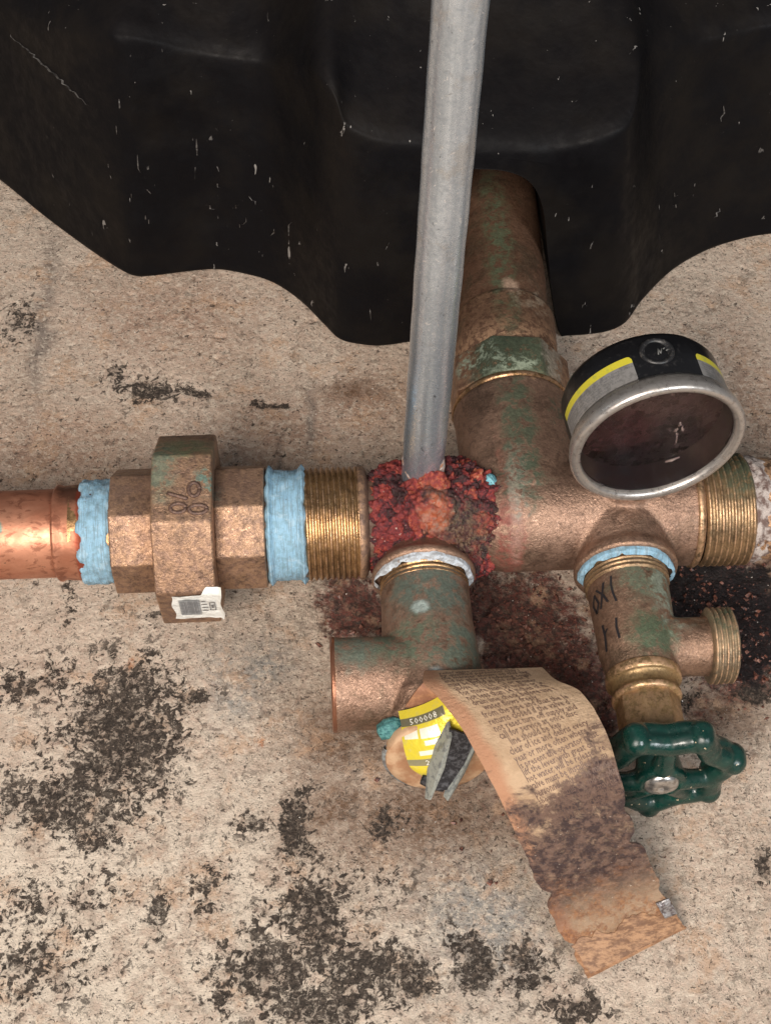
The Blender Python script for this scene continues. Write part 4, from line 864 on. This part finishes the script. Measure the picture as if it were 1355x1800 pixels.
for a in (90, 0 - 18, 180 + 18, -54, -126):
    wp_parts.append(tube([wp(5, a, 1.6), wp(9, a, 1.4), wp(13, a, .6), wp(17, a, -.4)], [3.4, 2.9, 2.8, 3.0], 12))
wp_parts.append(solid([(-5, 4.6), (-4.6, 5.8), (2.0, 6.9), (3.4, 6.9), (4.0, 6.2), (4.0, 5)], HC, (0, -1, 0), 40))
hw = mesh_obj('handwheel', *cast(wp_parts, voxel=.42, smooth=4), GRN, dv_)
m = Mat('screw_steel'); SCR = m.done(m.mix(m.ramp(m.noise(.8, 4, .6), .45, .65), (0.55, 0.54, 0.52), (0.32, 0.30, 0.28)), .28, .9)
mesh_obj('screw', *solid([(3.0, 4.9), (3.9, 5.0), (4.9, 4.4), (5.4, 3.0), (5.5, 1.2), (5.0, .9), (4.9, .3)], HC, (0, -1, 0), 40), SCR, hw)
# inked strokes on the valve body
m = Mat('black_marker'); BLK = m.done((0.012, 0.010, 0.012), .6)
def on_drain(a, t, r=12.15):
    a = math.radians(a); return np.array([71.2 - r * math.sin(a), -t, 34 + r * math.cos(a)])
def stroke(pts, w, r=12.2):
    V = []
    for (a, t) in pts: V += [on_drain(a - w, t, r), on_drain(a + w, t, r)]
    return np.array(V), [tuple(q) for q in grid_faces(2, len(pts))]
S = [stroke([(33, 30), (35, 33), (34, 36), (31, 39)], 1.6), stroke([(62, 32), (50, 35), (44, 38)], 2.0), stroke([(46, 31), (52, 35), (58, 39)], 2.0), stroke([(68, 33), (75, 36), (68, 39.5), (61, 36.5), (68, 33)], 2.0),
     stroke([(36, 44), (38, 47), (36, 51)], 1.8, 11.85), stroke([(62, 44), (60, 48), (62, 53)], 2.2, 11.85), stroke([(54, 46), (60, 47.5)], 2, 11.85)]
mesh_obj('ink_mark', *join(*S), BLK, dv_)

# ------------------------------------------------------------------ pressure gauge
pgz = thing('pressure_gauge', 'round black pressure gauge with steel rim, yellow-striped side label and murky stained dial', 'gauge', (72.5, 0, 56))
yaw = math.radians(6.5); FN = np.array([math.sin(yaw), -math.cos(yaw), 0.0]); BK = -FN; GC = np.array([76.2, -10.5, 80.0])
RT = np.array([math.cos(yaw), math.sin(yaw), 0.0]); UPV = np.array([0, 0, 1.0])
m = Mat('gauge_black'); GB = m.done(m.mix(m.ramp(m.noise(.5, 5, .7), .55, .75), (0.006, 0.006, 0.007), (0.03, 0.028, 0.028)), .32, .1, m.bump(m.noise(.5, 3, .5), .25, .3))
mesh_obj('case', *lathe([(3.6, 23.2), (4.0, 23.4), (20.5, 23.2), (22.5, 22.2), (23.4, 20.2), (23.8, 12), (23.9, .1)], GC, BK, 128), GB, pgz)
m = Mat('rim_steel'); RS = m.done(m.mix(m.ramp(m.noise(.5, 6, .7), .5, .72, 0, .7), (0.47, 0.44, 0.41), (0.22, 0.18, 0.16)), m.ramp(m.noise(.6, 5, .7), .35, .65, .26, .46), .8, m.bump(m.noise(1, 4, .6), .25, .2))
mesh_obj('rim', *lathe([(6.2, 22.6), (6.4, 23.7), (4.6, 24.6), (2.4, 25.2), (.6, 25.35), (-.2, 24.8), (-.5, 24.0), (-.3, 23.1), (.3, 22.4), (1.2, 22.2), (2.2, 22.1)], GC, BK, 128), RS, pgz)
m = Mat('gauge_inside')
c = m.mix(m.ramp(m.noise(.12, 5, .7), .35, .65), (0.035, 0.021, 0.019), (0.065, 0.046, 0.040)); c = m.mix(m.math('MULTIPLY', m.spot((76, -5, 56), (22, 12, 12), .2, .4, .12), .95), c, (0.010, 0.005, 0.007)); GIN = m.done(c, .4)
mesh_obj('inner_wall', *lathe([(1.6, 22.15), (3, 21.9), (11.0, 21.6)], GC, BK, 96), GIN, pgz)
m = Mat('stained_dial')
c = m.mix(m.ramp(m.noise(.11, 5, .7), .38, .62), (0.035, 0.017, 0.017), (0.062, 0.036, 0.033))
c = m.mix(m.math('MULTIPLY', m.spot((66, 1, 74), (14, 12, 11), .35, 1.2, .12), .85), c, (0.030, 0.008, 0.010))
c = m.mix(m.math('MULTIPLY', m.spot((85, 1, 67), (8, 12, 14), .2, .5, .12), .95), c, (0.014, 0.007, 0.009))
c = m.mix(m.math('MULTIPLY', m.spot((73, 1, 60), (19, 12, 8), .35, .7, .12), .95), c, (0.010, 0.005, 0.007))
c = m.mix(m.math('MULTIPLY', m.spot((66, 1, 92), (7, 8, 3), .4, 1.6, .2), .7), c, (0.12, 0.035, 0.022))
DIAL = m.done(c, m.ramp(m.noise(.3, 4, .6), .4, .6, .18, .45), 0, m.bump(m.noise(.35, 5, .65), .7, .8))
mesh_obj('dial', *lathe([(10.4, .05), (10.4, 21.7)], GC, BK, 96), DIAL, pgz)
m = Mat('crystal_glint'); CRY = m.done((0.28, 0.22, 0.21), .15)  # pale slivers for crystals, their highlights put into the colour
cr_parts = []
def dialpt(px_, pz, d=9.6): return GC + RT * px_ + UPV * pz + BK * d
for (a, b_, c_, d_, rr2) in ((9.5, -2.5, 9.3, -4.2, .45), (9.2, -5.2, 8.2, -6.6, .4), (10.4, -5.0, 11, -7.0, .45), (9.0, -7.6, 9.8, -8.0, .4), (9.6, -8.8, 9.5, -12.8, .28)):
    cr_parts.append(tube([dialpt(a, b_), dialpt((a + c_) / 2 + .2, (b_ + d_) / 2), dialpt(c_, d_)], [rr2 * .6, rr2, rr2 * .5], 8))
cr_parts.append(tube([dialpt(6.8, -17.6, 7.5), dialpt(8.6, -17.3, 7.5), dialpt(11.0, -16.2, 7.5)], [.25, .5, .25], 8))
mesh_obj('crystal_glints', *join(*cr_parts), CRY, pgz)
m = Mat('gauge_glass'); gl = m.b; m.put(gl.inputs['Base Color'], (0.93, 0.90, 0.88)); m.put(gl.inputs['Roughness'], 0.04); m.put(gl.inputs['Transmission Weight'], 1.0); m.put(gl.inputs['IOR'], 1.12)
mesh_obj('glass', *solid([(0, .05), (0, 22.0), (.8, 22.0), (.8, .05)], GC + BK * 1.6, BK, 96), m.m, pgz, False)
# side label: right-handed angle around axis; 0 = up, positive towards the viewer's left
def case_fn(a0, a1, t0, t1, R=23.42):
    def f(u, v):
        a = np.radians(a0 + (a1 - a0) * u)[:, None]; t = (t0 + (t1 - t0) * v)[:, None]
        return GC + BK * t + R * (np.cos(a) * UPV - np.sin(a) * RT)
    return f
m = Mat('label_grey')
c = m.mix(m.ramp(m.noise(.5, 5, .7), .45, .65), (0.27, 0.26, 0.25), (0.17, 0.165, 0.155)); LG = m.done(c, .38, .3)
m = Mat('label_yellow'); LY = m.done(m.mix(m.ramp(m.noise(.4, 4, .6), .5, .7), (0.52, 0.46, 0.035), (0.38, 0.38, 0.06)), .4)
def lab(a0, a1, words, seed):
    wdt = abs(a1 - a0) * math.pi / 180 * 23.4
    f = case_fn(a0, a1, 12.8, 6.0); rr = 1.3
    U, V_ = np.meshgrid(np.linspace(0, 1, 60), np.linspace(0, 1, 20)); u = U.ravel(); v = V_.ravel()
    inner = 1 if a0 < a1 else 1
    ins = np.clip(1 - u * wdt / rr, 0, 1); vv = np.clip(v, 0, 1 - 0.16 * (1 - np.sqrt(np.clip(1 - ins ** 2, 0, 1))))
    la = mesh_obj('side_label', f(u, vv), grid_faces(60, 20), LG, pgz)
    f2 = case_fn(a0, a1, 15.2, 12.8)
    vv = np.clip(v, 0.5 * (1 - np.sqrt(np.clip(1 - ins ** 2, 0, 1))), 1)
    mesh_obj('yellow_stripe', f2(u, vv), grid_faces(60, 20), LY, la)
    sg = 1.0 if a1 > a0 else -1.0
    f3 = (lambda u, v: f(1 - u, v)) if sg > 0 else f
    n_ = surf_normals(f3, np.array([.5]), np.array([.5]))[0]; outd = f3(np.array([.5]), np.array([.5]))[0] - (GC + BK * 9)
    s_ = 1.0 if n_.dot(outd) > 0 else -1.0
    text_on('label_print', words, 1.55, f3, 0.06, 0.22, wdt, 7.8, INK, la, h=.06, line=.75, sgn=s_, xscale=1.0)
txtA = 'WARNING misuse of this gauge may cause\ninjury select range twice the working\npressure do not use where shock or\nheat may damage the gauge and keep\nthe case clear of ice at all times'
lab(18, 90, txtA, 1); lab(-29, -92, 'liquid filled gauge do not open\nkeep upright vent plug on top\nuse with clean water only and\ncheck the zero before each use\nreplace if the dial is stained', 2)
m = Mat('plug_rubber'); PR_ = m.done(m.mix(m.ramp(m.noise(.8, 5, .7), .5, .7), (0.012, 0.012, 0.013), (0.07, 0.065, 0.06)), .4)
V, F = lathe([(22.9, .05), (23.0, 3.2), (23.4, 3.6), (23.75, 4.0), (23.75, 4.5), (23.3, 4.9), (22.4, 5.0)], GC + BK * 15.0 + np.array([1.0, 0, 0]), (-0.04, 0, 1), 56)
pl = mesh_obj('vent_plug', V, F, PR_, pgz)
c2 = [tube([GC + BK * 14.7 + np.array([1 + x0, y0, 23.5]), GC + BK * 14.7 + np.array([1 + x1, y1, 23.6])], .22, 6) for x0, y0, x1, y1 in ((-.8, -1.2, -.6, 1), (-.6, 1, -.1, -.8), (-.1, -.8, .4, 1), (.8, .8, 1.3, 1.2), (1.5, .2, 2.2, .6))]
m = Mat('plug_mark'); mesh_obj('plug_mark', *join(*c2), m.done((.10, .10, .095), .5), pl)
mesh_obj('stem', *solid([(17, 6.4), (19.6, 6.6), (20.4, 7.6), (22.9, 7.7), (23.2, 6.6), (23.4, 5)], (72.5, 0, 34), (0.06, -0.1, 1), 40), BON, pgz)

# ------------------------------------------------------------------ loose crumbs of rust and grit (nobody could count them)
def crumbs(name, n, spots, smin, smax, mat):
    ico = [(0, 0, 1), (.9, 0, 0), (0, .9, 0), (-.9, 0, 0), (0, -.9, 0), (0, 0, -.7)]; fi = [(0, 1, 2), (0, 2, 3), (0, 3, 4), (0, 4, 1), (5, 2, 1), (5, 3, 2), (5, 4, 3), (5, 1, 4)]
    V = []; F = []; w = np.array([q[2] * q[3] for q in spots], float); w /= w.sum()
    for k in range(n):
        s_ = spots[RNG.choice(len(spots), p=w)]
        x = s_[0] + RNG.normal() * s_[2] * .75; y = s_[1] + RNG.normal() * s_[3] * .75
        if (y > 101 and -30 < x < 100) or y > 140: continue
        iy = int(np.clip(round((y + 165) / .8) + 6, 0, len(ys) - 1)); ix = int(np.clip(round((x + 175) / .8) + 6, 0, len(xs) - 1))
        z = Z[iy * len(xs) + ix]; sz = smin + (smax - smin) * RNG.random() ** 2.5; o = len(V)
        R_ = RNG.normal(size=(3, 3)) * .25 + np.eye(3)
        for q in ico: V.append(R_ @ np.array(q) * sz * (0.6 + .7 * RNG.random()) + np.array([x, y, z + sz * .3]))
        F += [tuple(i + o for i in f_) for f_ in fi]
    o = mesh_obj(name, np.array(V), F, mat, None, False, origin=(0, 0, 0)); return o
def crumbmat(name, a, b_, rg):
    m = Mat(name); return m.done(m.mix(m.ramp(m.noise(.9, 2, .6), .42, .58), a, b_), rg, 0, m.bump(m.noise(2, 3, .6), .5, .4), Specular_IOR_Level=.6)
c1 = crumbs('rust_crumbs', 1500, RUST + WET_SHADE, .2, 1.2, crumbmat('crumb_rust', (0.05, 0.018, 0.014), (0.22, 0.09, 0.06), .45)); tag(c1, 'dark red rust crumbs scattered on the stained concrete under the fittings', 'rust debris', kind='stuff')
c3 = crumbs('pale_grit', 420, RUST + WET_SHADE + PINK + BROWN, .1, .36, crumbmat('crumb_pale', (0.55, 0.50, 0.44), (0.78, 0.74, 0.68), .3)); tag(c3, 'tiny pale mineral grains sprinkled over the rust stain and concrete', 'grit', kind='stuff')
